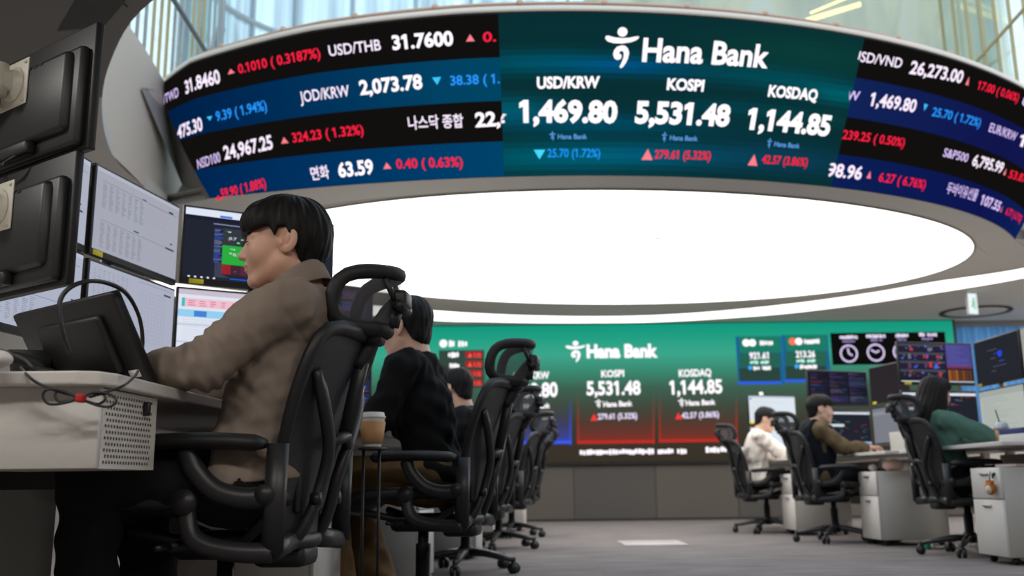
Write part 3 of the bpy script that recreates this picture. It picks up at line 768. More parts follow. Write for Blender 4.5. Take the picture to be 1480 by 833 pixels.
for x, y in ((858.5, 603.5), (980.5, 601.5)):
    (a0, b0), (a1, b1) = wp(x - 5, y + 5), wp(x + 5, y - 5); cv.poly([(a0, b0), (a1, b0), ((a0 + a1) / 2, b1)], srgb(255, 60, 60), 4)
(a0, b0), (a1, b1) = wp(733, 608), wp(740, 600); cv.poly([(a0, b1), (a1, b1), ((a0 + a1) / 2, b0)], srgb(80, 180, 255), 4)
wscrib(838, 648, 997, 658.5, WHITE, 34, 3); wscrib(1020, 645, 1100, 655, WHITE, 15, 4)
# list at left
(a0, b0) = wp(641, 497); cv.disc(a0, b0, .055, .055, WHITE, 4); wscrib(649, 492, 676, 502, WHITE, 6, 7); wscrib(648, 509, 664, 518, WHITE, 4, 8); wscrib(650, 525, 664, 533, WHITE, 4, 18)
wrect(634, 506, 700, 562, srgb(52, 72, 64), 2)
for k, y in enumerate((513.5, 527, 540.5, 554)): wrect(673, y - 5, 697, y + 4, srgb(170, 34, 36), 3); wtext('▲ 1.12', 676, y + 3, 695, y + 3, 5.5, srgb(255, 96, 88), .04)
# two cards at right
for x0, x1, y0, y1, s1, cA in [(1067, 1129, 486, 556, '921.61', WHITE), (1134, 1196, 484, 553, '213.26', srgb(255, 120, 90))]:
    wrect(x0, y0, x1, y1, srgb(28, 96, 150), 2); wrect(x0 + 2, y0, x1 - 2, y0 + (y1 - y0) * .35, srgb(30, 122, 100), 3); wrect(x0 + 2, y0 + (y1 - y0) * .35, x1 - 2, y0 + (y1 - y0) * .65, srgb(40, 98, 82), 3); wrect(x0 + 2, y0 + (y1 - y0) * .65, x1 - 2, y1 - 4, srgb(44, 70, 60), 3); wrect(x0, y1 - 5, x1, y1, srgb(48, 96, 228), 3)
    (a0, b0) = wp(x0 + 11, y0 + 10); cv.disc(a0, b0, .052, .052, cA, 4); (a0, b0) = wp(x0 + 20, y0 + 10); cv.disc(a0, b0, .052, .052, WHITE, 5)
    wscrib(x0 + 28, y0 + 6, x0 + 50, y0 + 14, WHITE, 7, int(x0)); wtext(s1, x0 + 16, y0 + 33, x0 + 44, y0 + 32.5, 9); wscrib(x0 + 17, y0 + 35, x0 + 44, y0 + 41, srgb(200, 255, 240), 9, 5)
    (a0, b0) = wp(x0 + 17, y0 + 46); cv.disc(a0, b0, .03, .03, srgb(60, 170, 255), 5); wscrib(x0 + 22, y0 + 43, x0 + 47, y0 + 50, WHITE, 8, int(x0) + 1)
# clock panel
wrect(1203, 480, 1365, 528, srgb(14, 14, 13), 3)
for k, (x, y, ang, w) in enumerate([(1226.5, 511.5, (1.7, -.5), 0), (1265.5, 510, (2.6, .5), 0), (1303, 509, (1.0, 2.0), 0), (1341, 508, (0.3, 3.6), 0)]):
    (a0, b0) = wp(x, y); cv.ring(a0, b0, .125, .125, .2, srgb(220, 205, 245), 4)
    for a, l in zip(ang, (.075, .055)):
        d = Vector((math.cos(a), math.sin(a))); nn = Vector((-d.y, d.x)) * .012; p = Vector((a0, b0))
        cv.poly([tuple(p - nn), tuple(p + nn), tuple(p + d * l + nn), tuple(p + d * l - nn)], srgb(220, 205, 245), 4)
    hw = (13, 14, 9, 13)[k]; wscrib(x - hw, y - 27, x + hw, y - 20.5, srgb(235, 225, 250), 9, 20 + k); wscrib(x - hw * .7, y - 19.5, x + hw * .7, y - 16, srgb(160, 140, 200), 8, 30 + k)
cv.build('display', vw)

# ================================================================== WORKSTATION FURNITURE
M_MESH = mesh_mat('chair_mesh', srgb(44, 44, 47), 0.985)
M_SEATMESH = mesh_mat('seat_mesh', srgb(40, 40, 42), 0.95)
M_FRAME = mat('chair_frame', srgb(38, 38, 40), 0.42)
M_FRAME2 = mat('chair_frame_dark', srgb(29, 29, 31), 0.5)
M_PAD = mat('arm_pad', srgb(26, 26, 27), 0.6)

def back_surface(u, v):
    """mesh back; u across -1..1, v up 0..1; x forward"""
    z = 0.365 + 0.525 * v
    w = np.interp(v, [0, .10, .25, .45, .7, .9, 1.0], [.135, .17, .188, .205, .240, .250, .215])
    x = -0.185 - 0.135 * v ** 1.2 + 0.02 * math.sin(PI * v) - 0.045 * (1 - u * u)
    return Vector((x, u * w, z))
def make_chair(label, group=None):
    """mesh office chair: forward is +x; origin on the floor under the gas lift"""
    t = empty('office_chair', (0, 0, 0), 0, label, 'chair', group)
    # five-star base
    for k in range(5):
        a = 2 * PI * k / 5 + 0.35
        c, s = math.cos(a), math.sin(a)
        b = MB(); b.tube([(c * .03, s * .03, .115), (c * .12, s * .12, .11), (c * .24, s * .24, .088), (c * .315, s * .315, .075)], [.032, .029, .023, .017], 8, flat=.75, up=(0, 0, 1))
        leg = b.build('leg', M_FRAME, t)
        b = MB(); p = Vector((c * .315, s * .315, .03)); tdir = Vector((-s, c, 0))
        for q in (-1, 1): b.cyl(p + tdir * q * .008, p + tdir * q * .026, .029, n=14)
        b.cyl(p + Vector((0, 0, .02)), p + Vector((0, 0, .06)), .011, n=8); b.ball(p + Vector((0, 0, .022)), (.024, .024, .018), 8, 6)
        b.build('caster', M_BLACK, leg)
    b = MB(); b.lathe([(.045, .08), (.045, .135), (.034, .15), (.030, .15), (.030, .27), (.022, .275), (.022, .37)], 16); b.build('gas_lift', M_BLACK, t)
    b = MB(); b.rbox((-.01, 0, .355), (.26, .17, .07), .025); b.rbox((-.16, 0, .33), (.14, .13, .06), .02); b.cyl((.06, -.20, .36), (.06, .20, .36), .013); b.cyl((.06, .20, .36), (.075, .245, .36), .008)
    b.build('tilt_housing', M_BLACK, t)
    # seat
    def seat(u, v):
        x = -.20 + .47 * v; y = (u * 2 - 1) * np.interp(v, [0, .15, .6, 1], [.20, .235, .255, .215])
        z = .462 - .022 * (1 - (2 * u - 1) ** 2) - .045 * max(0, (v - .78) / .22) ** 2 + .02 * (1 - v)
        return Vector((x, y, z))
    b = MB(); b.grid(seat, 12, 12); b.grid(lambda u, v: seat(u, v) + Vector((0, 0, -.012)), 12, 12); b.build('seat', M_SEATMESH, t, fix=False)
    rim = [seat(i / 10, 0) for i in range(10)] + [seat(1, i / 10) for i in range(10)] + [seat(1 - i / 10, 1) for i in range(10)] + [seat(0, 1 - i / 10) for i in range(10)]
    b = MB(); b.tube(rim, .017, 8, closed=True, flat=1.3); b.tube([(-.17, -.19, .42), (-.1, -.13, .375), (.08, -.10, .37), (.2, -.17, .40)], .016, 6); b.tube([(-.17, .19, .42), (-.1, .13, .375), (.08, .10, .37), (.2, .17, .40)], .016, 6)
    b.build('seat_frame', M_FRAME2, t)
    # back mesh and its frame
    bk = empty('backrest', (0, 0, 0)); bpy.data.objects.remove(bk)
    b = MB(); b.grid(lambda u, v: back_surface((u * 2 - 1) * .97, .01 + .98 * v), 14, 16)
    back = b.build('backrest', M_MESH, t, fix=False)
    loop = [back_surface(-1, i / 14) for i in range(15)] + [back_surface(-1 + 2 * i / 8, 1) for i in range(1, 8)] + [back_surface(1, 1 - i / 14) for i in range(15)] + [back_surface(1 - 2 * i / 8, 0) for i in range(1, 8)]
    sm = []
    N = len(loop)
    for i in range(N): sm.append((loop[(i - 1) % N] + loop[i] * 2 + loop[(i + 1) % N]) / 4)
    b = MB(); b.tube(sm, .0165, 8, closed=True, flat=1.25); b.build('back_frame', M_FRAME2, t)
    # Y-shaped yoke behind the back, with lumbar pads
    b = MB()
    for s in (-1, 1):
        b.tube(spline([(-.292, s * .205, .78), (-.298, s * .15, .69), (-.292, s * .085, .60), (-.272, s * .062, .52), (-.245, s * .075, .43), (-.205, s * .085, .37), (-.12, s * .06, .345)], 4), [.013] * 2 + [.017] * 23, 8, flat=1.2)
    b.tube([(-.205, -.085, .37), (-.205, .085, .37)], .02, 8); b.tube([(-.292, -.085, .605), (-.312, 0, .63), (-.292, .085, .605)], .016, 8); b.tube([(-.305, 0, .62), (-.335, 0, .75), (-.36, 0, .87)], [.018, .02, .022], 8, flat=.6, up=(0, 1, 0))
    b.build('back_yoke', M_FRAME, t)
    b = MB()
    for s in (-1, 1): b.rbox((-.215, s * .075, .52), (.02, .10, .17), .009, Matrix.Rotation(s * .18, 3, 'Z'))
    b.cyl((-.275, -.085, .47), (-.25, -.085, .47), .016); b.cyl((-.275, .085, .47), (-.25, .085, .47), .016)
    b.build('lumbar_pad', M_BLACK, t)
    # arms
    for s in (1, -1):
        b = MB()
        pad = spline([(-.20, s * .295, .600), (-.10, s * .295, .607), (.0, s * .29, .609), (.085, s * .28, .607), (.125, s * .275, .600)], 4)
        b.tube(pad, [.030] + [.047] * (len(pad) - 3) + [.042, .024], 12, flat=.42, up=(0, 0, 1))
        arm = b.build('armrest', M_PAD, t)
        b = MB()
        b.tube([(-.222, s * .28, .35), (-.228, s * .28, .60)], .016, 8, flat=1.7)
        b.tube(spline([(-.01, s * .29, .592), (-.03, s * .29, .545), (-.08, s * .287, .495), (-.15, s * .283, .475), (-.225, s * .28, .48)], 4), .021, 8, flat=1.2)
        b.cyl((-.205, s * .303, .485), (-.205, s * .261, .485), .022)
        b.build('arm_support', M_FRAME, arm)
        b = MB()
        b.tube(spline([(-.005, s * .262, .468), (-.01, s * .268, .425), (-.03, s * .275, .385), (-.08, s * .278, .362), (-.16, s * .28, .352), (-.225, s * .28, .352)], 4), .018, 8, flat=1.3)
        b.cyl((-.005, s * .245, .468), (-.005, s * .29, .468), .03)
        b.tube([(-.222, s * .28, .352), (-.205, s * .085, .37)], .02, 8, flat=1.3)
        b.build('side_link', M_FRAME, t)
    # headrest on a stem
    b = MB()
    b.tube(spline([(-.335, 0, .81), (-.375, 0, .88), (-.405, 0, .94), (-.44, 0, .98)], 4), [.027] * 4 + [.024] * 4 + [.020] * 5, 8, flat=.6, up=(0, 1, 0))
    b.rbox((-.385, 0, .89), (.05, .07, .05), .015); b.rbox((-.455, 0, .985), (.045, .08, .05), .012); b.cyl((-.46, -.055, .965), (-.46, .055, .965), .014)
    b.cyl((-.40, -.05, .905), (-.40, .05, .905), .019)
    b.tube([(-.45, -.03, .97), (-.425, -.06, 1.035)], .008, 6); b.tube([(-.45, .03, .97), (-.425, .06, 1.035)], .008, 6); b.tube([(-.44, 0, .96), (-.43, 0, .915)], .02, 8)
    stem = b.build('headrest_stem', M_FRAME2, t)
    def hr(u, v):
        w = .125 * (1 - .10 * (v - .5) ** 2 * 4)
        return Vector((-.445 + .145 * abs(u) ** 1.8 - .03 * (v - .5), u * w, .905 + .150 * v))
    lp = [hr(-1 + 2 * i / 12, 1) for i in range(13)] + [hr(1, 1 - i / 6) for i in range(1, 6)] + [hr(1 - 2 * i / 12, 0) for i in range(13)] + [hr(-1, i / 6) for i in range(1, 6)]
    N = len(lp); lp = [(lp[(i - 1) % N] + lp[i] * 2 + lp[(i + 1) % N]) / 4 for i in range(N)]
    lp = [(lp[(i - 1) % N] + lp[i] * 2 + lp[(i + 1) % N]) / 4 for i in range(N)]
    for _ in range(3): lp = [(lp[(i - 1) % N] + lp[i] * 2 + lp[(i + 1) % N]) / 4 for i in range(N)]
    b = MB(); b.tube(lp, .020, 10, closed=True)
    head = b.build('headrest', M_PAD, t)
    b = MB(); b.grid(lambda u, v: hr((u * 2 - 1) * .95, .03 + .94 * v) , 12, 6); b.build('headrest_mesh', mesh_mat('headrest_net', srgb(90, 90, 94), 0.5), head, fix=False)
    return t

def make_desk(name, poly, z, loc, rz, label, group=None, th=0.027, rear_leg=True, legs=None, m=None):
    t = empty('desk', loc, rz, label, 'desk', group)
    b = MB(); b.prism(poly, z - th, z); b.build('desktop', m or M_WHITE, t, bevel=0.004)
    return t
def make_pedestal(loc, rz, label, group=None, w=0.39, d=0.45, key=False):
    """drawer unit; its front faces local +x... origin on the floor at the front centre; body lies towards -x"""
    t = empty('drawer_pedestal', loc, rz, label, 'cabinet', group)
    z0, z1 = .045, .565
    b = MB(); b.rbox((-d / 2, 0, (z0 + z1) / 2), (d, w, z1 - z0), .004, seg=1); b.build('body', M_GREYSIDE, t)
    for k, (a, c) in enumerate([(z0 + .002, .375), (.381, z1 - .002)]):
        b = MB(); b.rbox((.009, 0, (a + c) / 2), (.018, w - .004, c - a), .003, seg=1); dr = b.build('drawer', M_WHITE, t)
        b = MB(); b.rbox((.026, 0, c - .035), (.018, .10, .007), .003); b.rbox((.020, 0, c - .041), (.004, .10, .014), .001); b.build('handle', M_METAL, dr)
    if key:
        b = MB(); b.cyl((.016, w * .34, z1 - .04), (.024, w * .34, z1 - .04), .011); b.box((.032, w * .34, z1 - .05), (.004, .016, .03)); b.build('lock', M_BLACK, t)
    for sx in (-.05, -d + .05):
        for sy in (-w / 2 + .05, w / 2 - .05):
            b = MB(); b.cyl((sx, sy - .012, .022), (sx, sy + .012, .022), .022, n=12); b.cyl((sx, sy, .03), (sx, sy, .05), .014, n=8); b.build('caster', M_BLACK, t)
    return t

YELLOW = mat('yellow_label', srgb(228, 205, 30), 0.6)
def make_monitor(p_a, p_b, z0, hgt, label, draw=None, name='monitor', cat='monitor', group=None, plate=False, sticker=None, arm_to=None, base_col=None, mat_case=None, sticker_col=None):
    """display whose face runs from plan point p_a (seen from the front: left) to p_b (right); the bottom edge at z0"""
    A, B = Vector((p_a[0], p_a[1], 0)), Vector((p_b[0], p_b[1], 0))
    w = (B - A).length; c = (A + B) / 2; t = (B - A) / w
    # local x runs left to right seen from the front, local -y is the way the display faces
    rz = math.atan2(t.y, t.x)
    o = empty(name, (c.x, c.y, z0), rz, label, cat, group)
    case = mat_case or M_BLACK
    b = MB(); b.rbox((0, .012, hgt / 2), (w, .024, hgt), .004, seg=2)
    b.build('bezel', case, o)
    b = MB(); b.rbox((0, .035, hgt * .42), (w * .94, .03, hgt * .78), .012); b.rbox((0, .050, hgt * .46), (w * .82, .04, hgt * .64), .016); b.rbox((.04, .066, hgt * .10), (w * .45, .03, hgt * .10), .006)
    for k in range(9): b.box((-.12 + .03 * k, .0705, hgt * .74), (.018, .003, .004))
    b.build('back_housing', mat('monitor_back', srgb(34, 34, 35), 0.42), o)
    cv = Canvas(lambda u, v, off: Vector(((u - .5) * (w - .018), -.0005 - off, .024 + v * (hgt - .034))), .0005)
    cv.rect(0, 0, 1, 1, base_col or srgb(30, 32, 38), 1)
    if draw: draw(cv)
    cv.build('display', o)
    if sticker is not None:
        MB().rbox(((sticker - .5) * w, -.0012, .012), (.062, .002, .021), .001, seg=1).build('label_sticker', sticker_col or YELLOW, o)
    if plate:
        dx = plate if isinstance(plate, float) else 0.0
        b = MB(); b.rbox((dx, .0725, hgt * .66), (.135, .005, .135), .004)
        for i in (-1, 1):
            for j in (-1, 1): b.cyl((dx + i * .055, .074, hgt * .66 + j * .055), (dx + i * .055, .078, hgt * .66 + j * .055), .005, n=8)
        n0 = len(b.v); b.lathe([(.052, 0), (.05, .006), (.04, .010), (.038, .016)], 20)
        for i in range(n0, len(b.v)): x, y, z = b.v[i]; b.v[i] = (x + dx, .075 + z, y + hgt * .66)
        b.build('mount_plate', M_ARM, o)
        b = MB(); b.rbox((dx, .115, hgt * .66), (.05, .065, .06), .012); b.cyl((dx, .12, hgt * .66 - .045), (dx, .12, hgt * .66 + .045), .026)
        if arm_to:
            q = Vector(arm_to); b.tube([(dx, .12, hgt * .66 + .005), q * .5 + Vector((dx / 2, .06, hgt * .23)), q], .024, 10, flat=1.3); b.cyl(q + Vector((0, 0, -.05)), q + Vector((0, 0, .05)), .03)
        b.build('mount_arm', M_ARM, o)
        b = MB(); b.tube(spline([(dx + .12, .06, hgt * .12), (dx + .05, .09, hgt * -.02), (dx - .03, .085, hgt * .02), (dx - .06, .06, hgt * .10)], 5), .004, 6); b.rbox((dx - .01, .091, hgt * -.005), (.022, .002, .012), .001)
        b.build('lead', M_BLACK, o)
    return o
M_ARM = mat('cream_metal', srgb(206, 201, 186), 0.45)

# ---------------------------------------------------------------- implicit surfaces (bodies, clothes, hair)
def surface_nets(D, org, h):
    S = D < 0
    nx, ny, nz = D.shape
    def sh(A, i, j, k): return A[i:nx - 1 + i, j:ny - 1 + j, k:nz - 1 + k]
    anyS = np.zeros((nx - 1, ny - 1, nz - 1), bool); allS = np.ones_like(anyS)
    for i in (0, 1):
        for j in (0, 1):
            for k in (0, 1): q = sh(S, i, j, k); anyS |= q; allS &= q
    act = anyS & ~allS
    I = np.argwhere(act)
    if len(I) == 0: return np.zeros((0, 3)), []
    acc = np.zeros((len(I), 3)); cnt = np.zeros(len(I))
    cor = [(i, j, k) for i in (0, 1) for j in (0, 1) for k in (0, 1)]
    vals = {c: D[I[:, 0] + c[0], I[:, 1] + c[1], I[:, 2] + c[2]] for c in cor}
    for c in cor:
        for ax in range(3):
            if c[ax] == 0:
                d = list(c); d[ax] = 1; d = tuple(d)
                a, b_ = vals[c], vals[d]; m = (a < 0) != (b_ < 0)
                t = np.where(m, a / np.where(m, a - b_, 1), 0)
                p = np.tile(np.array(c, float), (len(I), 1)); p[:, ax] = t
                acc[m] += p[m]; cnt[m] += 1
    V = (I + acc / cnt[:, None]) * h + org
    idx = -np.ones(act.shape, int); idx[tuple(I.T)] = np.arange(len(I))
    F = []
    for ax in range(3):
        o1, o2 = (ax + 1) % 3, (ax + 2) % 3
        a = [slice(None)] * 3; b_ = [slice(None)] * 3
        a[ax] = slice(0, -1); b_[ax] = slice(1, None)
        sa, sb = S[tuple(a)], S[tuple(b_)]
        E = np.argwhere(sa != sb)
        E = E[(E[:, o1] > 0) & (E[:, o2] > 0) & (E[:, o1] < D.shape[o1] - 1) & (E[:, o2] < D.shape[o2] - 1)]
        if len(E) == 0: continue
        flip = sa[tuple(E.T)]
        q = []
        for d1, d2 in ((-1, -1), (0, -1), (0, 0), (-1, 0)):
            e = E.copy(); e[:, o1] += d1; e[:, o2] += d2; q.append(idx[tuple(e.T)])
        q = np.stack(q, 1); q[~flip] = q[~flip][:, ::-1]
        F.append(q[(q >= 0).all(1)])
    return V, np.concatenate(F)
class Sdf:
    def __init__(s, k=0.03): s.pr = []; s.k = k; s.cuts = []; s.wr = None
    def cap(s, a, b, ra, rb=None, k=None, op='+'): s.pr.append(('c', np.array(a, float), np.array(b, float), ra, ra if rb is None else rb, k, op)); return s
    def ell(s, c, r, R=None, k=None, op='+'): s.pr.append(('e', np.array(c, float), np.array(r, float), None if R is None else np.array(R), None, k, op)); return s
    def mesh(s, h, inflate=0.0, wrinkle=None):
        lo = np.full(3, 9e9); hi = -lo
        for p in s.pr:
            if p[6] != '+': continue
            if p[0] == 'c': pts = np.stack([p[1], p[2]]); m = max(p[3], p[4])
            else: pts = p[1][None]; m = p[2].max()
            lo = np.minimum(lo, pts.min(0) - m); hi = np.maximum(hi, pts.max(0) + m)
        mg = inflate + 4 * h + .012; lo -= mg; hi += mg
        n = np.ceil((hi - lo) / h).astype(int) + 1
        D = np.full(n, .2)
        ax = [lo[i] + h * np.arange(n[i]) for i in range(3)]
        for p in s.pr:
            k = s.k if p[5] is None else p[5]
            if p[0] == 'c': pts = np.stack([p[1], p[2]]); m = max(p[3], p[4])
            else: pts = p[1][None]; m = p[2].max()
            m += inflate + 2 * k + 4 * h + .02
            i0 = np.maximum(0, np.floor((pts.min(0) - m - lo) / h).astype(int)); i1 = np.minimum(n, np.ceil((pts.max(0) + m - lo) / h).astype(int) + 1)
            sl = tuple(slice(a, b_) for a, b_ in zip(i0, i1))
            X, Y, Z = np.meshgrid(*[ax[i][sl[i]] for i in range(3)], indexing='ij')
            if p[0] == 'c':
                a, b_ = p[1], p[2]; ba = b_ - a; L2 = max(1e-9, ba @ ba)
                t = np.clip(((X - a[0]) * ba[0] + (Y - a[1]) * ba[1] + (Z - a[2]) * ba[2]) / L2, 0, 1)
                d = np.sqrt((X - a[0] - ba[0] * t) ** 2 + (Y - a[1] - ba[1] * t) ** 2 + (Z - a[2] - ba[2] * t) ** 2) - (p[3] + (p[4] - p[3]) * t)
            else:
                c, r, R = p[1], p[2], p[3]
                P = np.stack([X - c[0], Y - c[1], Z - c[2]], -1)
                if R is not None: P = P @ R
                q = np.sqrt(((P / r) ** 2).sum(-1)); g = np.sqrt(((P / r ** 2) ** 2).sum(-1)) + 1e-9
                d = q * (q - 1) / g
                d = np.where(q < .15, -r.min(), d)
            cur = D[sl]
            if p[6] == '+':
                hh = np.clip(.5 + .5 * (cur - d) / k, 0, 1) if k > 0 else (d < cur) * 1.0
                D[sl] = cur * (1 - hh) + d * hh - k * hh * (1 - hh)
            else:
                d = -d; hh = np.clip(.5 - .5 * (cur - d) / k, 0, 1)
                D[sl] = cur * (1 - hh) + d * hh + k * hh * (1 - hh)
        D = D - inflate
        X, Y, Z = np.meshgrid(*ax, indexing='ij')
        if wrinkle: D = D + wrinkle(X, Y, Z)
        for c in s.cuts: D = np.maximum(D, c(X, Y, Z))
        return surface_nets(D, lo, h)
def sdf_obj(name, parts, m, parent=None):
    """parts: list of (V, F); one mesh object"""
    V = np.concatenate([p[0] for p in parts]); F = []; n = 0
    for v, f in parts:
        F += [tuple(int(i) + n for i in q) for q in f]; n += len(v)
    me = bpy.data.meshes.new(name); me.from_pydata(V.tolist(), [], F); me.materials.append(m)
    me.polygons.foreach_set('use_smooth', [True] * len(me.polygons)); me.update()
    o = bpy.data.objects.new(name, me); COL.objects.link(o)
    if parent: o.parent = parent
    return o

# ================================================================== PEOPLE
def v3(*a): return np.array(a, float)
def rotz(a): c, s = math.cos(a), math.sin(a); return np.array([[c, -s, 0], [s, c, 0], [0, 0, 1.]])
def roty(a): c, s = math.cos(a), math.sin(a); return np.array([[c, 0, s], [0, 1, 0], [-s, 0, c]])
def rotx(a): c, s = math.cos(a), math.sin(a); return np.array([[1, 0, 0], [0, c, -s], [0, s, c]])
def skin(name, c):
    return mat(name, c, 0.5, noise=0.05, nscale=18, bump=0.08, bscale=400)
def cloth(name, c, rough=0.9, bump=0.35): return _mats[name] if c is None else mat(name, c, rough, noise=0.10, nscale=35, bump=bump, bscale=700, spec=0.2)
def waves(seed, amp, f0=45, f1=110, n=9):
    rd = np.random.RandomState(seed); W = []
    for i in range(n):
        d = rd.normal(size=3); d /= np.linalg.norm(d); W.append((d * rd.uniform(f0, f1), rd.uniform(0, 6.28)))
    def f(X, Y, Z):
        s = 0
        for d, p in W: s = s + np.sin(X * d[0] + Y * d[1] + Z * d[2] + p + 1.3 * np.sin(9 * X + 7 * Z + p))
        return -amp * s / math.sqrt(n) * 1.2
    return f
def head_sdf(H, R, s=1.0, female=False):
    """skin of head and neck; head frame: x face, y left, z up, origin between the ears"""
    S = Sdf(.018)
    T = lambda x, y, z: R @ (v3(x, y, z) * s) + H
    def e(c, r, k=None, op='+', rl=None): S.ell(T(*c), v3(*r) * s, R if rl is None else R @ rl, k, op)
    def c(a, b, ra, rb, k=None, op='+'): S.cap(T(*a), T(*b), ra * s, rb * s, k, op)
    e((-.014, 0, .036), (.096, .075, .088)); e((.030, 0, -.012), (.064, .064, .082))
    for q in (-1, 1):
        c((-.002, q * .050, -.048), (.060, q * .016, -.088), .021, .017, .02)
        e((.054, q * .036, -.022), (.026, .026, .030), .02)
        c((.076, q * .016, .024), (.066, q * .044, .022), .011, .009, .012)
    e((.070, 0, -.090), (.019, .021, .017), .014)
    e((.074, 0, -.052), (.018, .026, .024), .016)
    c((.085, 0, .014), (.104, 0, -.024), .0075, .0105, .009)
    for q in (-1, 1): e((.094, q * .0115, -.028), (.010, .008, .0075), .006)
    for q in (-1, 1): e((.094, q * .031, .004), (.016, .018, .010), .012, '-')
    for q in (-1, 1): e((.0745, q * .031, .003), (.014, .015, .011), .006); c((.086, q * .020, .0085), (.0815, q * .043, .0075), .0028, .0028, .004)
    c((.0905, -.019, -.0500), (.0905, .019, -.0500), .0042, .0042, .006); e((.0935, 0, -.0490), (.006, .014, .0055), .005); e((.0905, 0, -.0605), (.0065, .014, .0062), .005)
    c((.0975, -.02, -.0545), (.0975, .02, -.0545), .0024, .0024, .003, '-')
    for q in (-1, 1):
        rl = rotz(-q * .38) @ roty(-.18)
        e((-.018, q * .081, .002), (.027, .0085, .035), .006, '+', rl); e((-.013, q * .0895, .005), (.0165, .0085, .023), .0025, '-', rl); e((-.003, q * .0800, -.006), (.008, .007, .010), .003, '+', rl); e((-.020, q * .086, .004), (.006, .006, .016), .003, '+', rl)
    return S, T
def make_eye(H, R, s, parent):
    for q in (-1, 1):
        b = MB(); RM = Matrix([list(r) for r in R])
        p = R @ (v3(.0765, q * .031, .003) * s) + H
        b.ball(tuple(p), .0118 * s, 12, 8, RM); b.mi = 1
        p2 = R @ (v3(.0838, q * .031, .0022) * s) + H; b.ball(tuple(p2), (.0052 * s, .0058 * s, .0058 * s), 10, 8, RM)
        b.build('eye', [mat('eye_white', srgb(205, 200, 195), 0.3), mat('dark_iris', srgb(28, 20, 16), 0.2)], parent)
def hair_obj(H, R, s, style, parent, h, m, seed=0):
    S = Sdf(.02)
    T = lambda x, y, z: R @ (v3(x, y, z) * s) + H
    def e(c, r, k=None, op='+'): S.ell(T(*c), v3(*r) * s, R, k, op)
    if style == 'bowl':
        e((-.014, 0, .044), (.109, .090, .096)); e((.042, 0, .060), (.064, .076, .060), .03); e((-.055, 0, .02), (.066, .076, .09), .03); e((-.050, 0, -.045), (.044, .056, .055), .02)
        xs, zs = [-.14, -.09, -.055, -.03, -.012, .004, .014, .03, .055, .075, .14], [-.10, -.09, -.07, -.005, .036, .036, .012, .040, .036, .031, .028]
    elif style == 'short':
        e((-.016, 0, .044), (.108, .089, .096)); e((.035, 0, .066), (.068, .072, .055), .03); e((-.055, 0, -.02), (.052, .064, .07), .02)
        xs, zs = [-.14, -.09, -.055, -.03, -.01, .006, .02, .04, .06, .14], [-.085, -.08, -.05, .02, .04, .036, .018, .045, .040, .034]
    else:
        e((-.018, 0, .045), (.110, .093, .098)); e((-.075, 0, -.07), (.070, .098, .14), .04); e((-.088, 0, -.17), (.062, .095, .13), .04); e((-.09, .03, -.26), (.04, .06, .10), .03); e((-.02, .08, -.06), (.05, .024, .12), .03); e((-.02, -.08, -.06), (.05, .024, .12), .03)
        e((.04, 0, .07), (.06, .078, .05), .03)
        xs, zs = [-.14, -.03, .015, .03, .05, .07, .14], [-.5, -.5, -.3, -.02, .03, .045, .045]
    Ri = R.T
    def cut(X, Y, Z):
        P = np.stack([X - H[0], Y - H[1], Z - H[2]], -1) @ R / s
        return (np.interp(P[..., 0], xs, zs) - P[..., 2]) * s * .85
    S.cuts.append(cut)
    def strands(X, Y, Z):
        P = np.stack([X - H[0], Y - H[1], Z - H[2]], -1) @ R / s
        a = np.arctan2(P[..., 1], P[..., 0] + .02); 
        return -(.0012 * np.sin(30 * a + 30 * P[..., 2] + seed) + .0016 * np.sin(17 * a - 50 * P[..., 2] + 40 * P[..., 0]) + .0016 * np.sin(60 * P[..., 0] + 40 * P[..., 1])) * s
    return sdf_obj('hair', [S.mesh(h, 0, strands)], m, parent)
def hand_sdf(W, d, up, side, s=1.0, curl=1.0, rad=1.0):
    """W wrist; d finger direction; up back of the hand; side +1: thumb to the left of d"""
    d = np.array(d, float); d /= np.linalg.norm(d); up = np.array(up, float); up -= d * (up @ d); up /= np.linalg.norm(up); l = np.cross(up, d) * side
    P = lambda x, y, z: W + (d * x + l * y + up * z) * s
    S = Sdf(.007)
    S.cap(P(-.05, 0, 0), P(.01, 0, 0), .026 * s, .024 * s, .015)
    for y0, y1 in ((.012, .030), (.004, .010), (-.006, -.010), (-.014, -.029)): S.cap(P(.012, y0, -.002), P(.080, y1, 0.0), .0150 * s, .0115 * s, .012)
    for y, x, L, fan in ((.031, .082, .066, .10), (.0105, .086, .074, .03), (-.0105, .083, .068, -.04), (-.030, .074, .054, -.12)):
        p = P(x, y, 0); a = .15 * curl
        for seg, (f, r) in enumerate(((.44, .0085), (.31, .0077), (.25, .0070))):
            q = p + (d * math.cos(a) * math.cos(fan) + l * math.sin(fan) - up * math.sin(a)) * L * f * s
            S.cap(p, q, r * s * rad, (r - .0008) * s * rad, .003); p = q; a += .48 * curl
    p = P(.022, .026, -.006); q = P(.050, .050, -.016); S.cap(p, q, .0125 * s, .0105 * s, .008); r_ = P(.080, .055, -.026); S.cap(q, r_, .0098 * s, .0078 * s, .003)
    return S

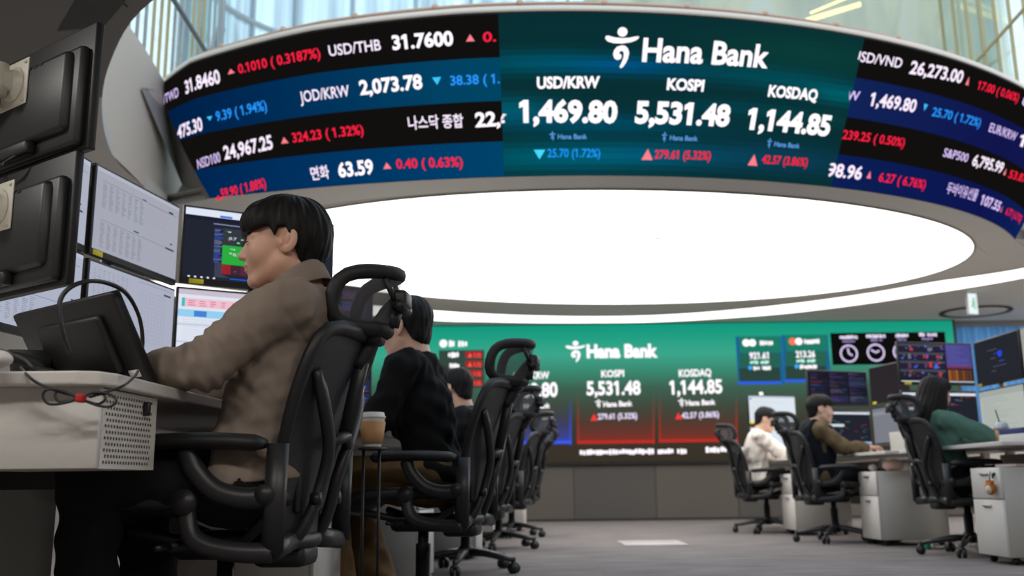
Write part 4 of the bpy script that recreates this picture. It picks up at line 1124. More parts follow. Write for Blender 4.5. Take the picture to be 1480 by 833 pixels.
def make_person(label, loc, rz, P, st):
    t = None
    h = st.get('h', .010); hh = st.get('hh', .005); hv = st.get('hv', .004); seed = st.get('seed', 1)
    M_SKIN = _mats[st['skin'][0]] if st['skin'][1] is None else skin(*st['skin'])
    sh = P.get('sh', .185); pel, che, nb = v3(*P['pelvis']), v3(*P['chest']), v3(*P['neck'])
    H = v3(*P['head']); hs = P.get('hs', 1.0)
    R = rotz(P.get('yaw', 0)) @ roty(P.get('pitch', 0)) @ rotx(P.get('roll', 0))
    SL, SR = nb + v3(P.get('shx', -.005), sh, -.055), nb + v3(P.get('shx', -.005), -sh, -.055)
    arms = [(SL, v3(*P['elL']), v3(*P['wrL'])), (SR, v3(*P['elR']), v3(*P['wrR']))]
    legs = [(pel + v3(.02, .09, -.01), v3(*P['knL']), v3(*P['anL'])), (pel + v3(.02, -.09, -.01), v3(*P['knR']), v3(*P['anR']))]
    lean = math.atan2(che[0] - pel[0], che[2] - pel[2]); RT = roty(lean)
    def torso(S, g=0.0):
        S.ell(pel, v3(.108, .160, .12) + g, RT, .05); S.ell((pel + che) / 2 + v3(.01, 0, 0), v3(.092, .140, .15) + g, RT, .05)
        S.ell(che, v3(.108, .165, .165) + g, RT, .05)
        S.cap(SL * .88 + SR * .12, SR * .88 + SL * .12, .058 + g, None, .05); S.cap(nb + v3(-.01, 0, -.03), SL + v3(0, -.03, .015), .046 + g, .042 + g, .05); S.cap(nb + v3(-.01, 0, -.03), SR + v3(0, .03, .015), .046 + g, .042 + g, .05)
        return S
    def limbs(S, g, r=(.052, .044, .042, .030)):
        for a, e_, w in arms: S.cap(a, e_, r[0] + g, r[1] + g, .03); S.cap(e_, w, r[2] + g, r[3] + g, .02)
        return S
    # --- body: one mesh
    HS, T = head_sdf(H, R, hs)
    HS.cap(T(-.028, 0, -.05), nb + v3(-.005, 0, -.02), .056 * hs, .062 * hs, .03)
    parts = [HS.mesh(hv)]
    B = torso(Sdf(.03), -.012); limbs(B, -.004, (.044, .036, .034, .026))
    for a, k_, n_ in legs: B.cap(a, k_, .07, .05, .03); B.cap(k_, n_, .048, .035, .02)
    parts.append(B.mesh(.014))
    for i, (a, e_, w) in enumerate(arms):
        side = 1 if i == 1 else -1
        dv = v3(*P[('hdL', 'hdR')[i]]) if ('hdL', 'hdR')[i] in P else (w - e_) * v3(1, 1, .2)
        parts.append(hand_sdf(w, dv, v3(0, 0, 1), side, .98, P.get('curl', 1.0)).mesh(hh))
    body = sdf_obj('person', parts, M_SKIN)
    body.location = loc; body.rotation_euler = (0, 0, rz)
    tag(body, label, 'person')
    # --- hair, eyes
    M_HAIR = mat(st.get('hairm', ('black_hair',))[0], st.get('hairm', (0, srgb(20, 18, 18)))[1], 0.6, noise=0.3, nscale=60, bump=0.35, bscale=260, spec=0.22)
    hair_obj(H, R, hs, st['hair'], body, st.get('hairh', .005), M_HAIR, seed)
    make_eye(H, R, hs, body)
    for q in (-1, 1):
        pts = [R @ (v3(.0885, q * .014, .0265) * hs) + H, R @ (v3(.0855, q * .030, .0300) * hs) + H, R @ (v3(.074, q * .046, .0260) * hs) + H]
        b = MB(); b.tube([tuple(x) for x in pts], [.002, .003, .0015], 6); b.build('eyebrow', M_HAIR, body)
        pts = [R @ (v3(.0885, q * .020, .0070) * hs) + H, R @ (v3(.0905, q * .030, .0085) * hs) + H, R @ (v3(.0830, q * .0445, .0055) * hs) + H]
        b = MB(); b.tube([tuple(x) for x in pts], [.0010, .0016, .0010], 6); b.build('eyelashes', M_HAIR, body)
    # --- top
    top = torso(Sdf(.035), 0.0); g = st.get('loose', .014)
    limbs(top, 0.0)
    top.cap(nb + v3(-.006, 0, -.035), nb + v3(.004, 0, -.005), .066, .060, .02)
    if st.get('hem') is not None:
        hx = st['hem']; top.ell(pel + v3(.02, 0, -.02), v3(.118, .175, .13), RT, .05)
    dn = (H - nb) / np.linalg.norm(H - nb)
    cz = st.get('neck_cut', .012)
    top.cuts.append(lambda X, Y, Z: (X - nb[0]) * dn[0] + (Y - nb[1]) * dn[1] + (Z - nb[2]) * dn[2] - cz)
    top.cuts.append(lambda X, Y, Z: st.get('hem', pel[2] - .03) - Z - .12 * (X - pel[0]))
    for i, (a, e_, w) in enumerate(arms):
        u = (w - e_) / np.linalg.norm(w - e_); cuff = st.get('cuff', -.012); L = np.linalg.norm(w - e_)
        def fc(X, Y, Z, u=u, w=w, e_=e_, L=L, cuff=cuff):
            al = (X - w[0]) * u[0] + (Y - w[1]) * u[1] + (Z - w[2]) * u[2]
            rad = np.sqrt(np.maximum(0, (X - w[0]) ** 2 + (Y - w[1]) ** 2 + (Z - w[2]) ** 2 - al ** 2))
            return np.where((rad < .11) & (al > -L * .6), al - cuff, -1.)
        top.cuts.append(fc)
    if st.get('vest'):
        vest = torso(Sdf(.035), .018)
        vest.cuts += top.cuts[:2]
        for q, a in ((1, SL), (-1, SR)): vest.cuts.append(lambda X, Y, Z, q=q, a=a: (Y - a[1]) * q + .012)
        sdf_obj('vest', [vest.mesh(h, g + .008, waves(seed + 5, .003))], cloth(*st['vest']), body)
    wv = waves(seed, st.get('wrinkle', .0045), *st.get('wf', (45, 110)))
    def wr_(X, Y, Z):
        d = wv(X, Y, Z)
        if st.get('seam'):
            for a, e_, w in arms:      # stitched armholes and folds gathered inside the elbows
                u = (e_ - a) / np.linalg.norm(e_ - a)
                al = (X - a[0]) * u[0] + (Y - a[1]) * u[1] + (Z - a[2]) * u[2]
                rr2 = (X - a[0]) ** 2 + (Y - a[1]) ** 2 + (Z - a[2]) ** 2
                d = d + .0028 * np.exp(-((al - .012) / .004) ** 2) * (rr2 < .018)
                re = (X - e_[0]) ** 2 + (Y - e_[1]) ** 2 + (Z - e_[2]) ** 2
                d = d - .0050 * np.sin(150 * al + 30 * Y + 40 * X + 2 * np.sin(40 * Z)) * np.exp(-re / .012)
            d = d + .0022 * np.exp(-((Z - (nb[2] - .135) + .10 * np.abs(Y)) / .0045) ** 2) * (X < nb[0] - .02)
        return d
    shirt = sdf_obj(st['top'][0], [top.mesh(h, g, wr_)], cloth(st['top'][1], st['top'][2], .9, st.get('weave', .35)), body)
    if st.get('collar'):
        # fold-down collar: a band round the neck, higher at the back
        b = MB(); n = 28; R0 = Matrix.Rotation(math.atan2(dn[0], dn[2]), 3, 'Y')
        prof = [(.0, .000), (.004, .020), (.0, .036), (.006, .040), (.011, .034), (.015, .010), (.017, -.010)]
        vs = []
        for (rr, z) in prof:
            for k in range(n + 1):
                a = .18 * PI + 2 * PI * (1 - .18) * k / n
                fr = .5 - .5 * math.cos(a)      # 1 at the back
                r0 = .0655 + rr
                p = R0 @ Vector((r0 * math.cos(a) * 1.04 - .004, r0 * math.sin(a) * 1.0, z * (.9 + .45 * fr) + .006 + .012 * fr))
                vs.append(Vector(nb) + p)
        m_ = len(prof); fs = [(j * (n + 1) + k, j * (n + 1) + k + 1, (j + 1) * (n + 1) + k + 1, (j + 1) * (n + 1) + k) for j in range(m_ - 1) for k in range(n)]
        b.add(vs, fs, True)
        c_ = b.build('collar', shirt.data.materials[0], shirt); md = c_.modifiers.new('thick', 'SOLIDIFY'); md.thickness = .003; md = c_.modifiers.new('round', 'SUBSURF'); md.levels = 1; md.render_levels = 1
    # --- trousers and shoes
    tr = Sdf(.04); tr.ell(pel, v3(.100, .162, .105), RT, .04)
    rr = st.get('leg', (.088, .066, .062, .050))
    for a, k_, n_ in legs: tr.cap(a, k_, rr[0], rr[1], .05); tr.cap(k_, n_ + v3(0, 0, -.02), rr[2], rr[3], .03)
    tr.cuts.append(lambda X, Y, Z: Z - (pel[2] + .09))
    tr.cuts.append(lambda X, Y, Z: .075 - Z)
    sdf_obj('trousers', [tr.mesh(h, .006, waves(seed + 2, st.get('twrinkle', .005), 30, 80))], cloth(*st['trousers']), body)
    for a, k_, n_ in legs:
        s_ = Sdf(.02); o = v3(n_[0], n_[1], 0)
        tw = P.get('toe', 0)
        s_.cap(o + v3(-.035, 0, .045), o + v3(.08, 0, .042), .036, .038, .02); s_.cap(o + v3(.08, 0, .036), o + v3(.165, .0, .03), .040, .032, .02); s_.cap(o + v3(0, 0, .05), o + v3(-.01, 0, .10), .04, .042, .02)
        s_.cuts.append(lambda X, Y, Z: .004 - Z); s_.cuts.append(lambda X, Y, Z: Z - .105)
        sdf_obj('shoe', [s_.mesh(.006)], (_mats[st['shoe'][0]] if st['shoe'][1] is None else mat(*st['shoe'])), body)
    return body

# ================================================================== LEFT ROW
def local_to_world(loc, rz, p):
    c, s = math.cos(rz), math.sin(rz); return (loc[0] + c * p[0] - s * p[1], loc[1] + s * p[0] + c * p[1], loc[2] + p[2])
DESK_Z = 0.73
CH = [(-.75, 2.60, 6), (-.365, 3.98, 10), (-.29, 5.87, 10), (-.13, 7.95, 10), (-.03, 9.65, 8)]
chair0 = make_chair('near mesh office chair under the man in the grey-brown shirt')
chair0.location = (CH[0][0], CH[0][1], 0); chair0.rotation_euler = (0, 0, PI - math.radians(CH[0][2]))
LBL = ['', 'mesh office chair under the man in the black shirt, beyond the near chair', 'third mesh office chair along the left row, just past the black-shirted man',
       'fourth mesh office chair along the left row, before the last one', 'last mesh office chair of the left row, nearest the wall screen']
for i in range(1, 5):
    c = copy_tree(chair0); c.location = (CH[i][0], CH[i][1], 0); c.rotation_euler = (0, 0, PI - math.radians(CH[i][2])); c['label'] = LBL[i]; c['group'] = 'chairs along the left row of desks'
chair0['group'] = 'chairs along the left row of desks'
RCH = [(2.50, 9.85, 0, 'dark mesh office chair of the man in the white sweater, right row'), (2.65, 8.25, 2, 'dark mesh office chair of the man in the dark vest, right row'), (3.05, 6.70, -1, 'dark mesh office chair of the woman in the green cardigan, right row')]
for x, y, a, l in RCH:
    c = copy_tree(chair0); c.location = (x, y, 0); c.rotation_euler = (0, 0, math.radians(a)); c['label'] = l; c['group'] = 'chairs along the right row of desks'

# desks of the left row: fronts at the right-hand side, corners rounded
def desk_poly(front, back, y0, y1, r=.06):
    """front: (x at y0, x at y1)"""
    p = [(back, y0), (front[0] - r, y0), (front[0] - r * .3, y0 + r * .3), (front[0], y0 + r), (front[1], y1), (back, y1)]
    return p
DL = [((-.803, -.742), -2.0, 1.905, 3.28, 'near white desk with perforated cable tray at the left edge of the photo'),
      ((-.56, -.50), -1.6, 3.30, 4.92, 'second white desk of the left row, in front of the man in black'), ((-.44, -.40), -1.6, 4.95, 6.85, 'third white desk of the left row behind the man in black'),
      ((-.30, -.24), -1.6, 6.88, 8.85, 'fourth white desk of the left row, hidden behind the chairs'), ((-.12, -.04), -1.6, 8.88, 10.9, 'last white desk of the left row nearest the wall screen')]
for k, (fr, bk, y0, y1, lab) in enumerate(DL):
    t = empty('desk', (0, 0, 0), 0, lab, 'desk', 'white desks along the left row')
    b = MB(); b.prism(desk_poly(fr, bk, y0, y1), DESK_Z - .027, DESK_Z); b.build('desktop', M_WHITE, t, bevel=.004)
    for yy in (y0 + .12, y1 - .12):
        b = MB(); b.rbox((fr[0] - .85, yy, (DESK_Z - .027) / 2), (.06, .05, DESK_Z - .027), .006); b.rbox((fr[0] - .88, yy, .02), (.40, .06, .04), .008); b.build('leg', M_GREYSIDE, t)
    b = MB(); b.box((fr[0] - .70, (y0 + y1) / 2, .36), (.02, y1 - y0 - .1, .64)); b.build('modesty_panel', mat('grey_panel', srgb(120, 117, 112), .6), t)
    if k == 0:
        b = MB(); b.rbox((-1.43, 1.96, .6215), (1.20, .018, .163), .002, seg=1); b.build('tray_end', M_WHITE, t)
        # perforated tray side: plate with rows of slots
        A, B = Vector((-.832, 1.962, 0)), Vector((-.812, 2.215, 0)); L = (B - A).length; d = (B - A).normalized(); nn = Vector((d.y, -d.x, 0))
        b = MB(); b.add([A + Vector((0, 0, .540)), B + Vector((0, 0, .540)), B + Vector((0, 0, .70)), A + Vector((0, 0, .70))], [(0, 1, 2, 3)]); b.add([A - nn * .012 + Vector((0, 0, .540)), B - nn * .012 + Vector((0, 0, .540)), B - nn * .012 + Vector((0, 0, .70)), A - nn * .012 + Vector((0, 0, .70))], [(0, 1, 2, 3)])
        b.add([A + Vector((0, 0, .540)), B + Vector((0, 0, .540)), B - nn * .3 + Vector((0, 0, .540)), A - nn * .3 + Vector((0, 0, .540))], [(0, 1, 2, 3)])
        pp = b.build('perforated_side', M_WHITE, t, fix=False)
        b = MB()
        for r in range(12):
            for c in range(17):
                o = A + d * (.022 + (L - .05) * (c + .5 * (r % 2)) / 16.6) + nn * .0012 + Vector((0, 0, .553 + r * .0122))
                b.add([o - d * .0024 + Vector((0, 0, -.003)), o + d * .0024 + Vector((0, 0, -.003)), o + d * .0024 + Vector((0, 0, .003)), o - d * .0024 + Vector((0, 0, .003))], [(0, 1, 2, 3)])
        b.build('slot_rows', mat('slot_dark', srgb(40, 38, 36), .9), pp, fix=False)
        b = MB(); b.rbox(A + d * .19 + nn * .006 + Vector((0, 0, .672)), (.016, .012, .03), .003); b.build('cable_clip', M_BLACK, pp)
        b = MB(); b.rbox((-.803 - .001, 2.02, .722), (.006, .026, .010), .002); b.rbox((-.8, 2.10, .72), (.006, .012, .008), .002); b.build('edge_clip', M_BLACK, t)
        b = MB(); b.box((-1.45, 2.85, .54), (1.2, .02, .08)); b.cyl((-1.30, 2.835, .54), (-1.30, 2.842, .54), .012); b.build('lower_tray', mat('dark_tray', srgb(84, 82, 79), .6), t)
# pedestals under the left row
PD = [(-.69, 3.35, 3, 'white drawer pedestal low behind the near chair, partly hidden'), (-.49, 4.92, 6, 'white drawer pedestal beside the legs of the man in black'), (-.28, 6.80, 4, 'white drawer pedestal seen between the third and fourth left chairs'),
      (-.21, 8.95, 4, 'white drawer pedestal seen past the fourth left chair'), (.085, 10.70, 4, 'white drawer pedestal at the far end of the left row')]
ped0 = None
for x, y, a, l in PD:
    c = make_pedestal((0, 0, 0), 0, l, 'pedestals under the left desks') if ped0 is None else copy_tree(ped0)
    if ped0 is None: ped0 = c
    rz = -math.radians(a); c.rotation_euler = (0, 0, rz); c['label'] = l
    d = (-math.sin(rz), math.cos(rz)); c.location = (x + d[0] * .2, y + d[1] * .2, 0)

# ---- monitors round the near man
def sheet_draw(seed, tone=(196, 198, 210), dense=True):
    def f(cv):
        rd = random.Random(seed)
        cv.rect(0, 0, 1, 1, srgb(*tone), 2)
        cv.rect(0, .955, 1, 1, srgb(tone[0] + 14, tone[1] + 14, tone[2] + 14), 3)
        for (v0, v1) in ((.53, .84), (.05, .36)):
            cv.rect(.06, v1 + .012, .97, v1 + .018, srgb(120, 126, 140), 3)
            for c in range(7):
                u = .07 + c * .072
                for r in range(16):
                    vv = v1 - .01 - r * (v1 - v0) / 16
                    cv.rect(u, vv - .010, u + rd.uniform(.02, .05), vv - .004, srgb(*[q - rd.randint(26, 60) for q in tone]), 3)
            cv.rect(.5, v0, .503, v1, srgb(*[q - 25 for q in tone]), 3)
        cv.rect(.52, .86, .57, .875, srgb(70, 90, 100), 3); cv.rect(.86, .86, .92, .885, srgb(40, 60, 80), 3); cv.rect(.6, .845, .86, .85, srgb(190, 120, 110), 3)
        cv.rect(.44, .40, .50, .418, srgb(50, 80, 90), 3); cv.rect(.84, .36, .95, .385, srgb(60, 70, 90), 3); cv.rect(.90, .44, .93, .46, srgb(60, 70, 90), 3)
        for k in range(6): cv.rect(.56, .78 - k * .035, .56 + rd.uniform(.2, .36), .783 - k * .035, srgb(*[q - 18 for q in tone]), 3)
    return f
def table_draw(cv):
    cv.rect(0, 0, 1, 1, srgb(170, 174, 192), 2); rd = random.Random(4)
    for c in range(8):
        for r in range(30): cv.rect(.04 + c * .05, .93 - r * .03, .04 + c * .05 + rd.uniform(.012, .035), .938 - r * .03, srgb(*[q - rd.randint(30, 60) for q in (186, 190, 206)]), 3)
    for c in range(9): cv.rect(.56 + c * .04, .22, .562 + c * .04, .86, srgb(140, 146, 166), 3)
    for r in range(14): cv.rect(.56, .22 + r * .049, .88, .222 + r * .049, srgb(140, 146, 166), 3)
    cv.rect(.86, .88, .95, .905, srgb(60, 70, 90), 3); cv.rect(.54, .955, .97, .96, srgb(120, 126, 150), 3)
def heat_draw(cv):
    cv.rect(0, 0, 1, 1, srgb(36, 40, 52), 2)
    cv.rect(0, .90, 1, 1, srgb(222, 230, 246), 3); cv.rect(.22, .905, .30, .935, srgb(70, 120, 220), 4)
    cv.rect(0, .84, 1, .90, srgb(28, 32, 46), 3); cv.rect(.18, .80, .98, .812, srgb(150, 150, 190), 4)
    cv.rect(0, 0, .17, .84, srgb(34, 38, 50), 3)
    rd = random.Random(9)
    for r in range(26): cv.rect(.19, .73 - r * .019, .19 + rd.uniform(.03, .07), .738 - r * .019, srgb(60, 90, 190) if rd.random() < .6 else srgb(130, 136, 160), 3)
    for r in range(12): cv.rect(.20, .25 - r * .018, .20 + rd.uniform(.04, .09), .256 - r * .018, srgb(90, 96, 120), 3)
    G, DG, RD, GY = srgb(44, 170, 62), srgb(30, 110, 50), srgb(150, 34, 44), srgb(52, 56, 66)
    cells = [(.30, .52, .43, .76, GY), (.44, .52, .49, .76, srgb(70, 30, 44)), (.30, .24, .47, .515, G), (.475, .24, .53, .515, srgb(40, 150, 60)), (.30, .10, .36, .235, RD), (.363, .10, .42, .235, srgb(66, 40, 52)), (.423, .10, .47, .235, srgb(90, 40, 60)), (.473, .10, .53, .235, DG),
             (.495, .52, .62, .76, srgb(40, 120, 60)), (.535, .10, .62, .515, srgb(60, 66, 74)), (.63, .10, .80, .76, srgb(32, 60, 50)), (.81, .10, .97, .76, srgb(70, 40, 50))]
    for a, b_, c, d, col in cells: cv.rect(a - .055, b_, c - .055, d, col, 3)
    for k in range(46):
        u, v = rd.uniform(.26, .90), rd.uniform(.11, .74); w = rd.uniform(.008, .02)
        cv.rect(u, v, u + w, v + w, rd.choice([srgb(230, 90, 110), srgb(120, 220, 130), srgb(200, 205, 215), srgb(40, 140, 60)]), 4)
    for u, v in ((.285, .60), (.315, .37), (.455, .60)): cv.text('0.7', (u, v), (u + .05, v), (0, .04), srgb(200, 210, 210), 5, .02)
    cv.rect(.30, .03, 1, .045, srgb(40, 90, 220), 4)
    for k in range(5): cv.disc(.04 + k * .04, .025, .008, .012, srgb(235, 235, 235), 4)
def trade_draw(seed, dark=False):
    def f(cv):
        rd = random.Random(seed); bg = (222, 228, 240)
        cv.rect(0, 0, 1, 1, srgb(*bg), 2)
        cv.rect(0, .93, 1, 1, srgb(200, 190, 205), 3); cv.rect(.04, .76, .64, .88, srgb(240, 190, 205), 3); cv.rect(.66, .76, .97, .88, srgb(205, 220, 240), 3)
        cv.rect(0, .62, 1, .72, srgb(150, 205, 240), 3); cv.rect(.1, .63, .18, .71, srgb(70, 130, 210), 4); cv.rect(.4, .65, .5, .70, srgb(60, 140, 230), 4); cv.rect(.02, .76, .04, .88, srgb(60, 190, 190), 4)
        for r in range(3):
            for k in range(8): cv.rect(.06 + k * .07, .78 + r * .03, .06 + k * .07 + rd.uniform(.02, .05), .79 + r * .03, srgb(200, 110, 140), 4)
        for r in range(16): cv.rect(.03, .58 - r * .033, .03 + rd.uniform(.3, .9), .584 - r * .033, srgb(190, 196, 216), 3)
        cv.rect(0, .50, 1, .53, srgb(200, 205, 222), 3); cv.rect(0, .26, 1, .29, srgb(200, 205, 222), 3)
        for k in range(30): cv.rect(rd.uniform(.03, .9), rd.uniform(.03, .56), 0, 0, srgb(150, 160, 190), 4) if False else None
    return f
def dark_draw(seed, accent):
    def f(cv):
        rd = random.Random(seed); cv.rect(0, 0, 1, 1, srgb(24, 26, 36), 2)
        for c in range(3):
            for r in range(4):
                u0, v0 = .02 + c * .33, .03 + r * .245; cv.rect(u0, v0, u0 + .31, v0 + .225, srgb(*rd.choice([(30, 32, 48), (40, 44, 66), (26, 28, 38)])), 3)
                for k in range(7):
                    y = v0 + .02 + k * .028; cv.rect(u0 + .01, y, u0 + .01 + rd.uniform(.05, .28), y + .010, srgb(*rd.choice(accent)), 4)
    return f
def dark_panel(cv):
    cv.rect(0, 0, 1, 1, srgb(38, 40, 48), 2); cv.disc(.58, .60, .05, .08, srgb(40, 70, 220), 3)
    for k, (u, w, c) in enumerate([(.3, .22, (90, 92, 104)), (.45, .2, (60, 70, 200)), (.36, .12, (90, 92, 104)), (.55, .12, (60, 80, 210)), (.4, .3, (80, 84, 110)), (.36, .1, (90, 92, 104))]): cv.rect(u, .72 - k * .1, u + w, .735 - k * .1, srgb(*c), 3)
def memo_draw(cv):
    cv.rect(0, 0, 1, 1, srgb(176, 182, 176), 2); cv.rect(0, .86, 1, 1, srgb(160, 168, 164), 3)
    rd = random.Random(12)
    for r in range(18): cv.rect(.06, .8 - r * .042, .06 + rd.uniform(.2, .8), .806 - r * .042, srgb(140, 148, 142), 3)
MH, MZ0, MZ1 = .345, 1.005, 1.365
A0, A1 = (-1.08, 2.40), (-1.57, 2.745)
make_monitor(A0, A1, MZ1, MH + .01, 'upper black monitor seen from behind at the top left corner, on a cream arm', name='monitor', plate=.005, arm_to=(.62, .20, .08), group='monitors round the near desk')
make_monitor((-1.105, 2.395), (-1.595, 2.74), MZ0, MH + .01, 'lower black monitor seen from behind at the left edge, under the upper one', plate=-.03, arm_to=(.62, .20, .22), group='monitors round the near desk')
g_ = 'monitors round the near desk'
make_monitor((-1.60, 2.79), (-1.535, 3.385), MZ1 - .03, MH, 'upper pale spreadsheet monitor half hidden behind the big black monitor backs', sheet_draw(3, (172, 176, 192)), group=g_)
make_monitor((-1.60, 2.79), (-1.535, 3.385), MZ0 - .02, MH, 'lower pale spreadsheet monitor half hidden behind the big black monitor backs', sheet_draw(5, (172, 178, 196)), group=g_)
make_monitor((-1.525, 3.40), (-1.415, 3.99), MZ1 - .03, MH, 'upper pale spreadsheet monitor left of the green chart monitor', sheet_draw(1, (164, 166, 180)), sticker=.08, group=g_)
make_monitor((-1.525, 3.40), (-1.415, 3.99), MZ0 - .03, MH, 'lower pale spreadsheet monitor behind the black desk turret', table_draw, group=g_)
make_monitor((-1.41, 4.02), (-.825, 4.37), MZ1 - .01, MH, 'upper dark monitor with a green heat map behind the near man', heat_draw, sticker=.10, group=g_)
make_monitor((-1.42, 4.02), (-.835, 4.37), MZ0 - .01, MH, 'lower bright trading monitor under the green heat map monitor', trade_draw(2), group=g_)
# posts that carry them
for x, y, l in [(-1.69, 3.09, 'slim black monitor post behind the leftmost pale spreadsheets'), (-1.60, 3.72, 'slim black monitor post behind the spreadsheet pair'), (-1.18, 4.30, 'slim black monitor post behind the heat map monitor')]:
    t = empty('monitor_post', (x, y, DESK_Z), 0, l, 'monitor stand', 'posts behind the near monitors')
    b = MB(); b.cyl((0, 0, .01), (0, 0, .86), .02); b.build('pole', M_DARKGREY, t)
    b = MB(); b.rbox((0, 0, .006), (.18, .14, .012), .004); b.build('foot', M_DARKGREY, t)
# second station: pair of screens just visible through the near headrest
g2 = 'monitors at the second desk'
make_monitor((-1.29, 5.05), (-.79, 5.42), 1.26, MH, 'upper dark monitor seen through the near chair headrest', dark_draw(4, [(60, 80, 190), (70, 70, 90), (150, 50, 60), (90, 96, 130)]), group=g2)
make_monitor((-1.29, 5.05), (-.79, 5.42), .90, MH, 'lower blue-lit monitor behind the shoulder of the man in black', dark_draw(6, [(60, 90, 220), (60, 110, 230), (80, 84, 110), (150, 60, 80)]), group=g2)

t = empty('monitor_post', (-1.085, 5.30, DESK_Z), 0, 'slim black monitor post behind the dark monitors of the second desk', 'monitor stand', 'posts behind the near monitors')
b = MB(); b.cyl((0, 0, .01), (0, 0, .80), .02); b.build('pole', M_DARKGREY, t)
b = MB(); b.rbox((0, 0, .006), (.18, .14, .012), .004); b.build('foot', M_DARKGREY, t)
# ---- desk touch screen, cables
BR = Vector((-.835, 2.27, DESK_Z)); e_ = Vector((-.79, .61, 0)).normalized(); n_ = Vector((.61, .79, 0)).normalized()
up_ = (n_ * -.115 + Vector((0, 0, .205))).normalized(); fn_ = e_.cross(up_)
if fn_.dot(n_) < 0: fn_ = -fn_
W_, H_ = .47, .235
t = empty('touch_screen', BR, 0, 'black tilted touch screen seen from behind on the near white desk', 'touch screen')
RM = Matrix((e_, up_, fn_)).transposed()
c = e_ * (W_ / 2) + up_ * (H_ / 2 + .012)
b = MB(); b.rbox(c, (W_, H_, .026), .006, RM); b.build('slab', mat('touch_black', srgb(17, 17, 18), .5), t)
b = MB(); b.rbox(c - fn_ * .020 - e_ * .02, (W_ * .62, H_ * .62, .024), .010, RM)
b.build('back_housing', mat('touch_back', srgb(19, 19, 20), .5), t)
b = MB(); b.rbox(c - fn_ * .0145 - e_ * (W_ * .42) + up_ * -.082, (.045, .018, .001), .0004, RM, 1); b.build('white_label', mat('paper_white', srgb(215, 215, 212), .7), t)
b = MB(); b.rbox(Vector(e_ * .24) - n_ * .06 + Vector((0, 0, .012)), (.30, .16, .024), .01, Matrix.Rotation(math.atan2(e_.y, e_.x), 3, 'Z')); b.tube([e_ * .40 - n_ * .1 + Vector((0, 0, .03)), e_ * .40 - n_ * .13 + Vector((0, 0, .09)), e_ * .36 + up_ * .11 - fn_ * .02], [.045, .04, .03], 14); b.build('stand', M_BLACKSOFT, t)
def px_path(pts, n=6): return spline([at_y(x, y, Y) for x, y, Y in pts], n)
def cable(name, pts, r, label, m=None, cat='cable', group=None, n=6):
    P = px_path(pts, n); o = P[0].copy()
    ob = MB().tube([p - o for p in P], r, 6).build(name, m or M_BLACK, None); ob.location = o
    return tag(ob, label, cat, group)
cable('cable', [(101, 512, 2.02), (90, 478, 2.0), (87, 435, 2.0), (108, 412, 2.02), (144, 407, 2.08), (180, 422, 2.18), (200, 455, 2.3), (206, 490, 2.42), (203, 520, 2.50)], .0052, 'thick black cable arching over the back of the tilted touch screen')
cb = cable('cable_bundle', [(30, 531, 1.95), (42, 545, 1.885), (58, 556, 1.88), (84, 566, 1.88), (112, 575, 1.878), (92, 583, 1.876), (70, 584, 1.876), (62, 572, 1.876), (70, 563, 1.876), (92, 566, 1.878), (117, 577, 1.872), (140, 586, 1.874), (158, 588, 1.876), (168, 580, 1.876), (158, 570, 1.878), (136, 568, 1.878),
    (117, 575, 1.870), (100, 580, 1.880), (84, 580, 1.880), (80, 570, 1.882), (90, 565, 1.882), (117, 577, 1.876), (140, 584, 1.880), (152, 578, 1.880), (148, 570, 1.882), (130, 574, 1.882), (150, 568, 1.885), (178, 558, 1.90), (194, 545, 1.965), (200, 536, 2.04)], .0028, 'thin black cable coiled and tied in a figure eight, hanging off the near desk edge', n=5)
o = at_y(117, 576, 1.866) - cb.location
MB().rbox(o, (.014, .022, .016), .003).build('red_tie', mat('red_velcro', srgb(190, 34, 38), .8), cb)
for pts, l in [([(0, 505, 2.1), (18, 512, 2.05), (36, 520, 2.0), (48, 531, 1.96), (60, 533, 2.0), (75, 534, 2.1)], 'thin black cable lying on the near desk beside the touch screen'),]:
    cable('cable', pts, .003, l)
p = at_z(-14, 522, DESK_Z + .014)
ms = empty('mouse', (p.x, p.y, DESK_Z), 2.6, 'white computer mouse at the far left edge of the near desk', 'mouse')
b = MB(); b.ball((0, 0, .016), (.055, .032, .020), 16, 10); b.build('shell', M_WHITE, ms)
b = MB(); b.cyl((.028, -.004, .034), (.028, .004, .034), .008); b.build('wheel', M_BLACK, ms)
hs_ = empty('phone_handset', (-1.16, 2.15, DESK_Z), .6, 'black phone handset lying beside the white mouse', 'telephone')
b = MB(); b.tube(spline([(-.1, 0, .03), (-.08, 0, .055), (0, 0, .066), (.08, 0, .055), (.1, 0, .03)], 4), .018, 10, flat=.8); b.cyl((-.1, 0, .004), (-.1, 0, .04), .028); b.cyl((.1, 0, .004), (.1, 0, .04), .028); b.build('handset', M_BLACKSOFT, hs_)
# crumpled white bag on the desk past the forearm
rd = np.random.RandomState(3)
S_ = Sdf(.02)
for k in range(9): S_.ell((rd.uniform(-.07, .07), rd.uniform(-.05, .05), rd.uniform(.03, .055)), v3(rd.uniform(.03, .05), rd.uniform(.03, .05), rd.uniform(.025, .04)), rotz(rd.uniform(0, 3)))
S_.cuts.append(lambda X, Y, Z: -Z)
bag = sdf_obj('plastic_bag', [S_.mesh(.006, 0, waves(5, .007, 60, 150))], mat('thin_white_plastic', srgb(205, 205, 208), .3)); bag.location = (-.85, 2.80, DESK_Z)
tag(bag, 'crumpled white plastic bag on the near desk behind the forearm', 'bag')
